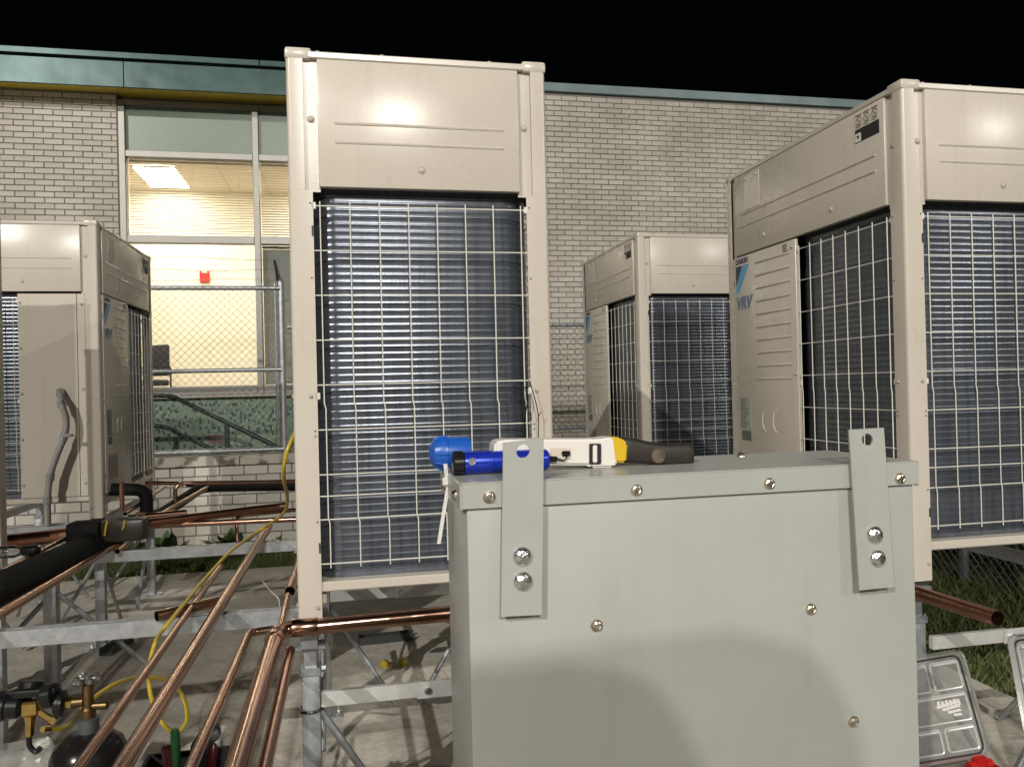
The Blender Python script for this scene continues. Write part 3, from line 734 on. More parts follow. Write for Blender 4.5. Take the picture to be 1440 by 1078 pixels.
    for (u0, u1, v0, v1, c, nm) in ((.097, .195, .45, .60, (.30, .32, .28), 'sticker'), (.11, .195, .40, .445, (.10, .10, .09), 'sticker'), (.10, .30, .20, .34, (.38, .34, .29), 'sticker')):
        bm = B(); box(bm, (u0, -.0048, v0), (u1, -.0035, v1)); s_ = fobj(nm, bm, mat('sticker_%d' % int(c[0]*100), c, .5), fp, mx)
    bm = B()
    for i in range(9):
        for k in range(5): box(bm, (.11+.037*k, -.0052, .215+.0125*i), (.11+.037*k+random.uniform(.012, .03), -.0047, .2185+.0125*i))
    for i in range(14): box(bm, (.104, -.0052, .458+.010*i), (.104+random.uniform(.04, .08), -.0047, .461+.010*i))
    fobj('fine_print', bm, SCREWD, fp, mx)
    # upper front: cover plate and warning sticker
    ups = [c for c in t.children if c.name.startswith('upper_panel')]
    upf = ups[0]
    bm = B(); box(bm, (.186, -.006, 1.455), (.32, -.002, 1.615), .002); fobj('cover_plate', bm, BEIGE, upf, mx)
    for u in (.205, .30): fscrew(t, mx, u, 1.60, -.006, .4)
    bm = B(); box(bm, (1.0, -.0042, 1.518), (1.13, -.0025, 1.565)); fobj('warning_label', bm, SCREWD, upf, mx)
    bm = B(); box(bm, (1.002, -.0047, 1.520), (1.032, -.0040, 1.550)); fobj('label_pictogram', bm, mat('label_white', (.75, .75, .72), .5), upf, mx)
    bm = B(); prism(bm, [Vector(p) for p in ((1.008, -.0046, 1.542), (1.017, -.0046, 1.527), (1.026, -.0046, 1.542))], (0, -.0006, 0)); fobj('label_symbol', bm, SCREWD, upf, mx)
    GP = mat('grey_print', (.16, .14, .12), .6)
    bm = B()
    for i in range(3):
        c0 = 1.022+.043*i; tube(bm, [(c0+.016*math.cos(a), -.0042, 1.595+.013*math.sin(a)) for a in [2*math.pi*k/14 for k in range(15)]], .0012, 4, caps=False)
        tube(bm, [(c0-.008, -.0042, 1.601), (c0+.006, -.0042, 1.589)], .0016, 4)
        box(bm, (c0-.018, -.0044, 1.612), (c0+.016, -.0036, 1.616))
        box(bm, (c0-.018, -.0044, 1.577), (c0+.016, -.0036, 1.579)); box(bm, (c0-.018, -.0044, 1.571), (c0+.010, -.0036, 1.573))
    fobj('pictogram_print', bm, GP, upf, mx)
    return t
proto = make_unit()
YR1, YR2 = 2.31, 4.815
units = [
    ('tall beige outdoor unit with full height wire guard standing behind the blue tools', (-.1533+UD/2, 2.333+UW/2), -90),
    ('beige outdoor unit carrying blue emblem and warning label, copper pipe at its foot', (1.814+UD/2, 2.285+UW/2), -90),
    ('beige outdoor unit against the windowless brick wall, behind the black tool grip', (1.866+UD/2, 4.855+UW/2), -90),
    ('beige outdoor unit with grey flexible conduit on its side panel', (-1.3504-UD/2, 4.777+UW/2), 90),
    ('beige outdoor unit over the black insulated pipe, in line with the conduit unit', (-1.3504-UD/2, 2.29+UW/2), 90)]
for i, (lab, (x, y), a) in enumerate(units):
    o = proto if i == 0 else copy_tree(proto)
    o.location = (x, y, BASE); o.rotation_euler = (0, 0, R(a)); tag(o, lab, 'hvac unit', 'outdoor units standing in two rows')

# ------------------------------------------------------------------ stands
def make_stand():
    t = empty('equipment_stand'); lx_, ly_ = UD/2-.03, UW/2-.045
    for sx in (-1, 1):
        bm = B(); x = sx*lx_; box(bm, (x-.024, -ly_-.06, .668), (x+.024, ly_+.06, .711), .002); obj('rail', bm, GALV, t)
        for sy in (-1, 1):
            y = sy*ly_
            bm = B(); box(bm, (x-.026, y-.026, .006), (x+.026, y+.026, .60), .005, 2); lg = obj('leg', bm, GALV, t)
            bm = B(); box(bm, (x-.019, y-.019, .60), (x+.019, y+.019, .655), .003); box(bm, (x-.045, y-.03, .655), (x+.045, y+.03, .6675), .002); obj('leg_head', bm, GALV, lg)
            bm = B(); box(bm, (x-.031, y-.031, .58), (x+.031, y+.031, .604), .003); lathe(bm, [(.010, 0), (.010, .012), (.005, .014)], 6, axis='x', at=(x+.031, y, .592)); obj('collar', bm, GALV, lg)
            bm = B(); box(bm, (x-.07, y-.05, .001), (x+.07, y+.05, .006)); obj('foot_plate', bm, GALV, lg)
            bm = B(); lathe(bm, [(.009, .006), (.009, .016), (.005, .016), (.005, .03)], 6, at=(x+.052*sx*-1, y, 0)); obj('anchor_bolt', bm, ZINC, lg)
            # diagonal braces towards the inside
            bm = B(); tube(bm, [(x-sx*.025, y, .47), (x-sx*.30, y-sy*.02, .02)], .011, 8); obj('brace', bm, GALV, t)
            bm = B(); tube(bm, [(x, y-sy*.03, .47), (x, y-sy*.40, .02)], .011, 8); obj('brace', bm, GALV, t)
    for sy in (-1, 1):
        y = sy*ly_; f_ = -1
        bm = B(); box(bm, (-lx_+.03, y-.05, .497), (-.03, y-.031, .54), .001); 
        lathe(bm, [(.006, 0), (.006, .002)], 8, axis='y', at=(-lx_+.055, y-.0515, .52)); o = obj('cross_bar', bm, GALVL, t)
        bm = B(); box(bm, (-.05, y-.055, .494), (lx_-.03, y-.0505, .543), .001); box(bm, (-.03, y-.05, .494), (lx_-.03, y-.036, .499)); ob = obj('cross_bar', bm, GALVL, t)
        bm = B(); lathe(bm, [(.011, 0), (.011, -.007), (.004, -.008)], 6, axis='y', at=(-.02, y-.056, .518)); obj('bolt', bm, ZINC, ob)
    return t
pst = make_stand()
stl = ['galvanised leg stand carrying the tall unit behind the grey cabinet', 'galvanised leg stand carrying the unit above the clear lids', 'galvanised leg stand carrying the unit by the windowless wall', 'galvanised leg stand carrying the unit with the conduit', 'galvanised leg stand carrying the unit over the black insulated pipe']
for i, (lab, (x, y), a) in enumerate(units):
    o = pst if i == 0 else copy_tree(pst); o.location = (x, y, 0); tag(o, stl[i], 'stand', 'stands under the outdoor units')
# extra rack leg in the aisle
q = px(75, 966, Z=0)
t = thing('rack_leg', 'single galvanised rack leg under the black insulated pipe', 'post', (q.x, q.y, 0))
bm = B(); box(bm, (-.03, -.03, .006), (.03, .03, .62), .005, 2); obj('post', bm, GALV, t)
bm = B(); box(bm, (-.09, -.06, .001), (.12, .06, .006)); obj('foot_plate', bm, GALV, t)
bm = B(); tube(bm, [(.09, 0, .006), (.13, .02, .05)], .008, 6); tube(bm, [(-.06, 0, .006), (-.06, 0, .03)], .008, 6); obj('anchor_bolt', bm, ZINC, t)
bm = B(); box(bm, (-.1, -.04, .62), (.1, .04, .626)); obj('head_plate', bm, GALV, t)
for k, (p, q2) in enumerate((((0.03, 0, .45), (.42, .1, .02)), ((-.03, 0, .42), (-.35, -.3, .02)))):
    bm = B(); tube(bm, [p, q2], .012, 8); obj('brace', bm, GALV, t)
# strut rails across the aisle
def strut(y, x0, x1, ztop, h, lab):
    t = thing('strut_rail', lab, 'rail')
    bm = B(); c = .041
    # open channel profile, mouth upwards
    prof = [(0, 0), (c, 0), (c, h), (c-.010, h), (c-.010, h-.006), (c-.003, h-.006), (c-.003, .003), (.003, .003), (.003, h-.006), (.010, h-.006), (.010, h), (0, h)]
    prism(bm, [Vector((x0, y+a, ztop-h+b)) for a, b in prof], (x1-x0, 0, 0)); obj('channel', bm, GALV, t, ang=20)
    for x in (x0+.12, x1-.12):
        bm = B(); box(bm, (x-.03, y+.004, ztop-h-.012), (x+.03, y+c-.004, ztop-h-.0005)); obj('saddle', bm, GALV, t)
strut(2.60, -2.2, -.13, .712, .050, 'galvanised strut channel under the short loose copper offcut')
strut(3.80, -1.32, -.11, .712, .048, 'galvanised strut channel spanning the aisle under the copper bundle')
strut(4.70, -2.1, -1.3, .707, .044, 'galvanised strut channel below the conduit unit')

# ================================================================== PIPES
def pipe(name, lab, pts, r, m=COPPER, rad=.04, hollow=True, fittings=(), cat='pipe', n=16):
    t = thing(name, lab, cat)
    bm = B(); tube(bm, bend(pts, rad) if len(pts) > 2 else pts, r, n, wall=(.0016 if m in (COPPER, COPPERD) else .012) if hollow else 0); obj('tube', bm, m, t)
    for (p, d, L) in fittings:
        d = Vector(d).normalized(); p = Vector(p); bm = B(); tube(bm, [p-d*L, p-d*(L-.004), p+d*(L-.004), p+d*L], [r*1.06, r*1.13, r*1.13, r*1.06], n); obj('coupling', bm, m, t)
    return t
PZ = .735
# lines running along the aisle
def run(x, y0, y1, z=PZ, x1=None): return [(x, y0, z), (x if x1 is None else x1, y1, z)]
pipe('copper_pipe', 'thin copper pipe beside the thick one, ending under the yellow hose', run(-.487, .75, 3.22, .732, -.497), .0111)
pipe('copper_pipe', 'thick copper pipe running along the aisle under the yellow hose', run(-.413, .75, 4.1, .737, -.398), .0175, fittings=[((-.399, 3.95, .737), (0, 1, 0), .03)])
pipe('copper_pipe', 'thin copper pipe with an elbow turning into the tee joint', [(-.298, .75, .727), (-.286, 2.33, .727), (-.2, 2.345, .727)], .0111, rad=.03)
pipe('copper_pipe', 'thickest copper pipe elbowing across the foot of the tall unit', [(-.205, .75, .74), (-.205, 2.268, .745), (.62, 2.268, .757)], .0222, rad=.05, fittings=[((-.205, 2.19, .745), (0, 1, 0), .03), ((-.13, 2.268, .7465), (1, 0, .015), .035)])
pipe('copper_pipe', 'thin copper pipe tucked under the thickest one', run(-.168, .75, 2.22, .70), .0145)
pipe('copper_pipe', 'copper pipe passing under the tee beside the tall unit', [(-.205, 2.30, .712), (-.207, 2.62, .725), (-.207, 2.80, .73)], .0111, rad=.03)
pipe('copper_pipe', 'wide copper sleeve with open end beside the tall unit', run(-.204, 2.74, 3.5, .735, -.192), .0175)
a, b = px(221, 872, Y=2.58), px(313, 858, Y=2.74)
pipe('copper_offcut', 'short copper offcut lying loose on the strut channel', [Vector((a.x, 2.575, .729)), Vector((b.x, 2.70, .729))], .0165)
# left: long copper line and insulated line
a = px(0, 862, Z=.735); b = px(205, 740, Z=.735)
pipe('copper_pipe', 'copper pipe lying beside the black insulated pipe', [(a.x+.02, 1.1, .735), (a.x, a.y, .735), (b.x, b.y, .735)], .0175, rad=.02)
a = px(0, 828, Z=.77); b = px(168, 752, Z=.75)
pipe('insulated_pipe', 'thick black foam insulated pipe with a taped end', [(a.x-.04, 1.2, .77), (a.x, a.y, .77), (b.x, b.y, .755)], .058, BLACKF, .02, hollow=False, n=20)
a = px(0, 806, Z=.80); b = px(120, 742, Z=.80)
pipe('copper_pipe', 'thin copper pipe lying along the top of the black insulated pipe', [(a.x, a.y, .805), (b.x, b.y, .80)], .0095)
# black taped joint box
q = px(122, 748, Y=3.72)
t = thing('branch_joint', 'black foam wrapped branch joint with yellow tape', 'pipe joint', (q.x, 3.72, q.z))
bm = B(); box(bm, (-.07, -.05, -.055), (.06, .07, .045), .01, 2); obj('foam_block', bm, BLACKF, t)
bm = B(); box(bm, (.062, -.04, -.045), (.24, .07, .05), .014, 2); obj('foam_sleeve', bm, mat('dark_tape', (.010, .010, .009), .4, col2=(.035, .03, .018), vscale=25), t)
for k in (1, 3):
    bm = B(); x = .06+.035*k; pts = curve([(x, -.045, .05), (x+.01*random.uniform(-1, 1), -.055, .02), (x-.01, -.05, -.02+.01*k)], 4); tube(bm, pts, .0045, 5); obj('yellow_tape', bm, HOSE, t)
# copper bundle across the aisle
def pz_(x, y, z): return px(x, y, Z=z)
a, b = px(0, 762, Y=4.2), px(108, 750, Y=4.2)
pipe('copper_pipe', 'wide copper pipe entering the black joint', [(a.x-.6, 4.2, a.z-.004), (a.x, 4.2, a.z), (b.x, 4.2, b.z)], .034, COPPERD, rad=.02)
a, b = px(180, 739, Y=4.12), px(402, 711, Y=4.5)
pipe('copper_pipe', 'upper wide copper pipe of the bundle leaving the black joint', [a, b], .0222, COPPERD, fittings=[(a+(b-a)*.08, b-a, .035)])
a, b = px(180, 729, Y=4.3), px(262, 721, Y=4.4)
pipe('copper_pipe', 'short wide copper pipe behind the upper pipe of the bundle', [a, b], .0195)
a, b = px(205, 739, Y=4.25), px(430, 729, Y=4.25)
pipe('copper_pipe', 'lower straight copper pipe of the bundle', [a, b], .0145)
p1, p2, p3 = px(430, 715, Y=4.6), px(332, 725, Y=4.45), px(334, 762, Y=4.4)
pipe('copper_pipe', 'thin copper pipe with a drop elbow over the strut channel', [p1, p2, p3], .0111, rad=.04)
p0, p1, p2, p3 = px(200, 744, Y=4.0), px(195, 727, Y=4.02), px(206, 727, Y=4.05), px(207, 745, Y=4.06)
pipe('copper_return_bend', 'small copper return bend beside the black joint', [px(190, 741, Y=4.02), px(192, 722, Y=4.05), px(201, 721, Y=4.06), px(202, 741, Y=4.06)], .0095, rad=.03)
# vertical stub, riser and diagonal lines by the conduit unit
pipe('copper_pipe', 'short upright copper stub under the black elbow', [px(172, 718, Y=4.6), px(171, 677, Y=4.6)], .0125)
pipe('copper_pipe', 'thin copper line with a drop bend above the black pipe', [px(415, 677, Y=5.4), px(246, 679, Y=5.1), px(247, 715, Y=5.1)], .0125, rad=.06)
pipe('copper_pipe', 'thin copper line rising to the drop bend', [px(205, 679, Y=5.0), px(250, 679, Y=5.1)], .0125)
pipe('copper_pipe', 'bright copper line slanting up to the black pipe', [px(225, 724, Y=4.6), px(296, 683, Y=5.6)], .0145)
pipe('copper_pipe', 'copper line slanting behind the black elbow', [px(176, 722, Y=4.6), px(232, 684, Y=5.5)], .0111)
pipe('copper_pipe', 'bright copper line slanting below the bundle into the joint', [px(165, 775, Y=3.75), px(205, 740, Y=4.2)], .0125)
# black insulated lines
pipe('insulated_pipe', 'black foam insulated elbow leaving the conduit unit front', [px(150, 688, Y=4.95), px(206, 688, Y=4.95), px(206, 728, Y=4.85)], .036, BLACKF, .07, hollow=False)
pipe('insulated_pipe', 'black foam insulated pipe running below the low wall', [px(196, 728, Y=4.85), px(222, 726, Y=4.9), px(285, 684, Y=5.6), px(440, 682, Y=5.62)], .036, BLACKF, .10, hollow=False)
pipe('insulated_pipe', 'thin black insulated pipe above the slanting copper line', [px(262, 681, Y=5.75), px(440, 677, Y=5.75)], .02, BLACKF, hollow=False)
# right: copper pipe in front of the right unit
a, b = px(1255, 822, Y=2.3), px(1403, 869, Y=1.86)
pipe('copper_pipe', 'dark copper pipe with open end sticking out past the grey cabinet', [a+(a-b)*.3, a, b], .0222, COPPERD, rad=.02)

# yellow charging hose
g = [Vector((-.158, 2.80, 1.30)), px(413, 612, Y=2.62), px(402, 640, Y=2.58), px(399, 672, Y=2.65), px(404, 700, Y=2.9), px(398, 722, Y=3.2), px(370, 742, Z=.79), px(330, 770, Z=.78), px(300, 800, Z=.76), px(262, 845, Z=.75), px(236, 877, Z=.745), px(221, 897, Y=2.575), px(212, 925, Y=2.55), px(209, 950, Y=2.5), px(214, 985, Y=2.42), px(228, 1015, Y=2.38), px(248, 1030, Y=2.4), px(263, 1010, Y=2.45), px(258, 980, Y=2.5), px(238, 958, Y=2.5), px(205, 951, Y=2.42), px(170, 958, Y=2.3), px(140, 975, Y=2.2), px(112, 1000, Y=2.1), px(92, 1022, Y=2.0), px(70, 1024, Y=1.95)]
t = thing('charging_hose', 'yellow hose looping from the tall unit to the brass regulator', 'hose')
bm = B(); tube(bm, curve(g, 6), .0062, 10); obj('hose', bm, HOSE, t)
for p, q in ((g[-1], g[-2]),):
    bm = B(); d = (Vector(p)-Vector(q)).normalized(); tube(bm, [p, Vector(p)+d*.025], .0065, 8); obj('hose_end', bm, BRASS, t)

# flexible conduit on the left unit
t = thing('flexible_conduit', 'grey flexible conduit hanging from the side of an outdoor unit', 'conduit')
yy = 4.70
g = [px(85, 551, Y=4.765), px(86, 566, Y=yy), px(93, 588, Y=yy), px(91, 612, Y=yy), px(80, 640, Y=yy), px(71, 668, Y=yy), px(67, 700, Y=yy), px(67, 738, Y=yy)]
CG = mat('conduit_grey', (.34, .34, .33), .45, var=.1, metal=.2)
bm = B(); cc = curve(g, 14); tube(bm, cc, [.0165+.0012*(i % 2) for i in range(len(cc))], 12); obj('flex_tube', bm, CG, t)
for p, q in ((g[0], g[1]), (g[1], g[2]), (g[5], g[6]), (g[6], g[7]), (g[3], g[4])):
    bm = B(); p, q = Vector(p), Vector(q); d = (q-p).normalized(); tube(bm, [p-d*.01, p+d*.03], .021, 10); obj('fitting', bm, GALV, t)
bm = B(); p = Vector(g[3]); box(bm, (p.x-.005, p.y-.02, p.z-.008), (p.x+.05, p.y-.012, p.z+.008)); obj('strap', bm, ZINC, t)

# bottle with black cap under the near left unit
q = px(28, 775, Y=3.3)
t = thing('spray_bottle', 'small clear bottle with black cap lying by the black pipe', 'bottle', (q.x, 3.3, q.z))
bm = B(); lathe_dir(bm, [(.012, 0), (.022, .01), (.024, .07), (.014, .09)], Vector((-.09, 0, 0)), (1, .1, 0), 14); obj('body', bm, clear('clear_bottle', (.8, .8, .8), .15), t)
bm = B(); lathe_dir(bm, [(.015, 0), (.02, .01), (.02, .05), (.01, .065)], Vector((0, .009, 0)), (1, .1, 0), 14); obj('cap', bm, BLACKP, t)

# ================================================================== GREY CABINET
CY = 1.0
def C(x, y, Y=CY): return px(x, y, Y=Y)
cx0, cx1 = C(658, 800).x, C(1287, 800).x
ctop = C(970, 663).z; lidb = C(970, 698).z; CD = .205; CB = .285
t = thing('grey_cabinet', 'light grey steel cabinet with two bolted hanging tabs, tools on top', 'cabinet', (0, 0, 0))
bm = B(); box(bm, (cx0, CY, CB), (cx1, CY+CD, ctop-.006), .003, 2); body = obj('body', bm, GREYP, t)
bm = B(); box(bm, (cx0-.008, CY-.005, ctop-.003), (cx1+.008, CY+CD+.005, ctop), .0014)
lid = obj('lid', bm, GREYP, t)
bm = B(); box(bm, (cx0-.006, CY-.0052, lidb), (cx1+.006, CY-.0012, ctop-.0022), .001); obj('lid_flange', bm, GREYP, lid)
bm = B(); box(bm, (cx0-.0085, CY-.002, lidb-.002), (cx0-.0045, CY+CD+.004, ctop-.0022), .001); obj('lid_flange', bm, GREYP, lid)
bm = B(); box(bm, (cx1+.0045, CY-.002, lidb-.002), (cx1+.0085, CY+CD+.004, ctop-.0022), .001); obj('lid_flange', bm, GREYP, lid)
HEXM = mat('hex_screw_metal', (.62, .56, .47), .28, metal=1, var=.1)
def hexscrew(parent, p, d=(0, -1, 0), r=.0062):
    bm = B(); lathe_dir(bm, [(r*1.35, 0), (r*1.3, .0012), (r*1.0, .0016)], p, d, 18); lathe_dir(bm, [(r, .0016), (r*.98, .0045), (r*.75, .0052), (r*.6, .0046), (.0005, .0044)], p, d, 6); return obj('hex_screw', bm, HEXM, parent)
for x, y in ((687, 698), (893, 688), (1079, 679), (1262, 672)):
    p = C(x, y); hexscrew(lid, (p.x, CY-.0052, p.z))
for x, y in ((839, 879), (1140, 856), (1200, 1014)):
    p = C(x, y); hexscrew(body, (p.x, CY, p.z))
p = px(1063, 641, Z=ctop+.004); hexscrew(lid, (p.x, CY+CD-.03, ctop), (0, 0, 1))
hexscrew(lid, (cx0-.0085, CY+.04, (lidb+ctop)/2-.004), (-1, 0, 0)); hexscrew(lid, (cx0-.0085, CY+.16, (lidb+ctop)/2-.004), (-1, 0, 0))
# hanging tabs with hole
def tab(corners, hole, bolts, lean):
    """corners in pixels TL TR BR BL; plate stands just in front of the lid flange, lower end bent away a little"""
    yt, yb = CY-.0085, CY-.0085-lean
    TL, TR, BR, BL = [Vector(C(x, y, yy)) for (x, y), yy in zip(corners, (yt, yt, yb, yb))]
    h = Vector(C(*hole, yt)); bm = B(); n = 32; rr = .0088
    ux = (TR-TL).normalized(); uz = (TL-BL).normalized(); nn = ux.cross(uz).normalized(); th = .003
    inner = [h+ux*rr*math.cos(2*math.pi*k/n)+uz*rr*math.sin(2*math.pi*k/n) for k in range(n)]
    W2 = (TR-TL).length
    # square ring around the hole then the remaining plate
    hl = h-TL; hu = hl.dot(ux); hv = -hl.dot(uz)
    half = hv
    def PP(u, v): return TL+ux*u-uz*v
    def sq(k):
        a = 2*math.pi*k/n; c, s = math.cos(a), math.sin(a)
        mx = max(abs(c)/(1), abs(s)); c, s = c/mx, s/mx
        u = hu+(c*(W2-hu) if c > 0 else c*hu); v = hv-s*half
        return PP(u, v)
    outer = [sq(k) for k in range(n)]
    lay = []
    for off in (0, th):
        A = [bm.verts.new(q+nn*off) for q in inner]; O = [bm.verts.new(q+nn*off) for q in outer]
        for k in range(n): bm.faces.new((A[k], A[(k+1) % n], O[(k+1) % n], O[k]))
        lay.append((A, O))
    for i_ in (0, 1):
        for k in range(n): bm.faces.new((lay[0][i_][k], lay[0][i_][(k+1) % n], lay[1][i_][(k+1) % n], lay[1][i_][k]))
    prism(bm, [PP(0, 2*half), PP(W2, 2*half), BR, BL], nn*th)
    bmesh.ops.remove_doubles(bm, verts=bm.verts, dist=.0002)
    o = obj('hanging_tab', bm, GREYP, t)
    outn = nn if nn.y < 0 else -nn
    for x, y in bolts:
        p = Vector(C(x, y, CY-.0085-lean*.75)); p += outn*(.0022 if nn.y < 0 else .0002)
        q = B(); lathe_dir(q, [(.0125, 0), (.0125, .0012), (.0112, .0042), (.008, .0066), (.004, .0077), (.0004, .008)], p, outn, 24); obj('carriage_bolt', q, ZINC, o)
    return o
tab([(707, 622), (764, 616), (761, 863), (704, 866)], (735, 634), [(734, 781), (735, 816)], .002)
tab([(1192, 604), (1241, 601), (1256, 824), (1207, 829)], (1218, 618), [(1228, 751), (1232, 784)], .005)

# wooden pallets that carry the cabinet
WOOD = mat('pallet_wood', (.28, .19, .10), .8, col2=(.40, .29, .17), vscale=4, stretch=(1, 8, 8), bump=.3)
for i, z in enumerate((0.0, .1425)):
    p = thing('wooden_pallet', ['lower wooden pallet of the stack under the grey cabinet', 'upper wooden pallet of the stack, grey cabinet standing on it'][i], 'pallet', ((cx0+cx1)/2, CY+CD/2, z))
    for k in range(6):
        bm = B(); y = -.34+k*.125; box(bm, (-.5, y, .1215), (.5, y+.09, .1415), .002); obj('plank', bm, WOOD, p)
    for y in (-.34, -.045, .245):
        bm = B(); box(bm, (-.5, y, .021), (.5, y+.09, .121), .002); obj('bearer', bm, WOOD, p)
    for x in (-.5, -.05, .4):
        bm = B(); box(bm, (x, -.34, .001), (x+.1, .335, .0205), .002); obj('plank', bm, WOOD, p)

# white cable tie on the cabinet corner
t = thing('cable_tie', 'white cable tie hanging from the cabinet lid corner', 'cable tie')
WH = mat('white_plastic', (.62, .60, .57), .4, var=.05)
yy = CY+CD*.6
bm = B(); cc = curve([px(626, 652, Y=yy), px(628, 668, Y=yy), px(632, 680, Y=yy), px(629, 690, Y=yy), px(624, 720, Y=yy), px(617, 764, Y=yy)], 6)
for p, q in zip(cc, cc[1:]):
    d = Vector((.0026, 0, 0)); e = Vector((0, .0012, 0)); vs = [bm.verts.new(v_) for v_ in (p-d-e, p+d-e, p+d+e, p-d+e, q-d-e, q+d-e, q+d+e, q-d+e)]
    for f_ in ((0, 1, 5, 4), (1, 2, 6, 5), (2, 3, 7, 6), (3, 0, 4, 7)): bm.faces.new([vs[i] for i in f_])
obj('strap', bm, WH, t)
bm = B(); p = px(627, 676, Y=yy); box(bm, (p.x-.005, p.y-.004, p.z-.006), (p.x+.004, p.y+.003, p.z+.005), .001); obj('lock_head', bm, WH, t)
bm = B(); tube(bm, curve([px(627, 676, Y=yy), px(626, 655, Y=yy), px(632, 660, Y=yy+.01), px(636, 680, Y=yy)], 6), .0016, 5); obj('loop', bm, WH, t)

# ------------------------------------------------------------------ tools on the cabinet
BLUE = mat('blue_anodised', (.012, .035, .42), .28, metal=.35, var=.08, vscale=8)
BLUE2 = mat('blue_plastic', (.012, .09, .42), .33, var=.06)
ty = CY+.088; rr = .0162
t = thing('blue_torch', 'blue metal torch with black knurled ring lying on the grey cabinet', 'torch')
q0, q1 = px(636, 646, Y=ty), px(770, 642, Y=ty)
zt_ = ctop+rr+.0005; q0.z = zt_; q1.z = zt_
d = (q1-q0).normalized(); L = (q1-q0).length
def seg(a, b, prof, m, nm, par, n=22):
    bm = B(); lathe_dir(bm, [(r_, a+(b-a)*h_) for r_, h_ in prof], q0, d, n); return obj(nm, bm, m, par)
seg(0, .016, [(rr*.85, 0), (rr, .1), (rr, .9), (rr*.9, 1)], BLACKP, 'knurled_ring', t)
bm = B()
for k in range(14):
    a = 2*math.pi*k/14; s_, u_ = frame(d); c_ = q0+(s_*math.cos(a)+u_*math.sin(a))*rr*.97; tube(bm, [c_+d*.002, c_+d*.014], .0016, 6)
obj('grip_ridge', bm, BLACKP, t)
tb = seg(.016, L, [(rr*.96, 0), (rr*.98, .02), (rr*.98, .33), (rr*.93, .34), (rr*.93, .97), (rr*.8, 1)], BLUE, 'barrel', t)
p = px(661, 641, Y=ty); bm = B(); lathe_dir(bm, [(.0052, 0), (.0052, .003), (.0038, .003), (.0034, .0015), (.0003, .0015)], Vector((p.x, ty-rr*.99, zt_+.003)), (0, -1, .1), 16); obj('switch_button', bm, mat('button_steel', (.4, .4, .45), .3, metal=1), tb)
# dome ended blue cylinder, reaching past the cabinet edge
ty2 = CY+.165
t = thing('blue_dome_tool', 'blue domed plastic reamer reaching over the cabinet edge behind the torch', 'tool')
q0 = px(603, 637, Y=ty2); q1 = px(655, 633, Y=ty2); R2 = .0255; q0.z = ctop+R2; q1.z = ctop+R2; d = (q1-q0).normalized(); L = (q1-q0).length+.006
bm = B(); lathe_dir(bm, [(.0005, 0), (R2*.45, .0015), (R2*.8, .007), (R2*.97, .017), (R2, .026), (R2*.93, .0265), (R2*.91, L*.9), (R2*.86, L)], q0, d, 28); obj('shell', bm, BLUE2, t)
bm = B()
for k in range(10):
    a = 2*math.pi*k/10; s_, u_ = frame(d); e = s_*math.cos(a)+u_*math.sin(a); tube(bm, [q0+d*.008+e*R2*.82, q0+d*.016+e*R2*.955, q0+d*.026+e*R2*.995], .0017, 6)
obj('grip_rib', bm, BLUE2, t)
# white power tool: body, yellow collar, black grip
ty3 = CY+.115
t = thing('pipe_saw', 'white handheld cutter with yellow collar and worn black grip on the cabinet', 'power tool')
def T(x, y, Y=ty3): return px(x, y, Y=Y)
zs = ctop
def slab(name, poly, y0, y1, m, par, bev=.003):
    bm = B(); prism(bm, [Vector((T(x, y).x, y0, T(x, y).z)) for x, y in poly], (0, y1-y0, 0))
    bmesh.ops.recalc_face_normals(bm, faces=bm.faces); bmesh.ops.bevel(bm, geom=list(bm.edges), offset=bev, segments=2, affect='EDGES'); return obj(name, bm, m, par)
WB = mat('white_body', (.70, .67, .63), .35, var=.05)
zo = T(800, 655).z-ctop
bd = slab('body', [(692, 620), (705, 617), (836, 616), (856, 613), (866, 622), (866, 644), (856, 655), (826, 656), (822, 652), (700, 652), (690, 646)], ty3-.022, ty3+.022, WB, t)
slab('blade_clamp', [(822, 622), (838, 622), (838, 650), (822, 650)], ty3-.0255, ty3-.0215, mat('dark_steel', (.05, .05, .055), .35, metal=.6), bd, .001)
slab('clamp_bar', [(826, 624), (832, 624), (832, 648), (826, 648)], ty3-.0275, ty3-.025, WB, bd, .001)
slab('recess_panel', [(768, 628), (797, 628), (797, 643), (768, 643)], ty3-.0235, ty3-.0215, mat('warm_white', (.6, .52, .45), .4), bd, .0008)
bm = B(); lathe_dir(bm, [(.004, 0), (.004, .02)], Vector(T(764, 645, ty3-.026)), (1, 0, -.05), 10); tube(bm, curve([T(772, 643, ty3-.026), T(782, 644, ty3-.027), T(793, 647, ty3-.026), T(797, 641, ty3-.026), T(790, 636, ty3-.026)], 5), .0011, 6); obj('hex_key', bm, BLACKP, bd)
slab('trigger_switch', [(784, 632), (795, 632), (795, 639), (784, 639)], ty3-.0265, ty3-.0235, BLACKP, bd, .0008)
YC = mat('yellow_collar', (.62, .40, .015), .4, var=.05)
slab('collar', [(852, 613), (866, 614), (876, 622), (874, 648), (864, 649), (856, 647)], ty3-.0225, ty3+.0225, YC, t)
RUB = mat('worn_rubber', (.012, .011, .010), .5, col2=(.035, .028, .02), vscale=9, bump=.2, bscale=40, rvar=.15)
prof = [(868, 631.5, 16), (876, 632, 17), (888, 633, 16.5), (902, 635, 15.5), (918, 638, 15.5), (932, 640, 16), (942, 640.5, 16.5), (958, 639.5, 16.5), (968, 639, 15.5), (971, 639, 13)]
bm = B(); rings = []
sc = ty3*1.03/FPX
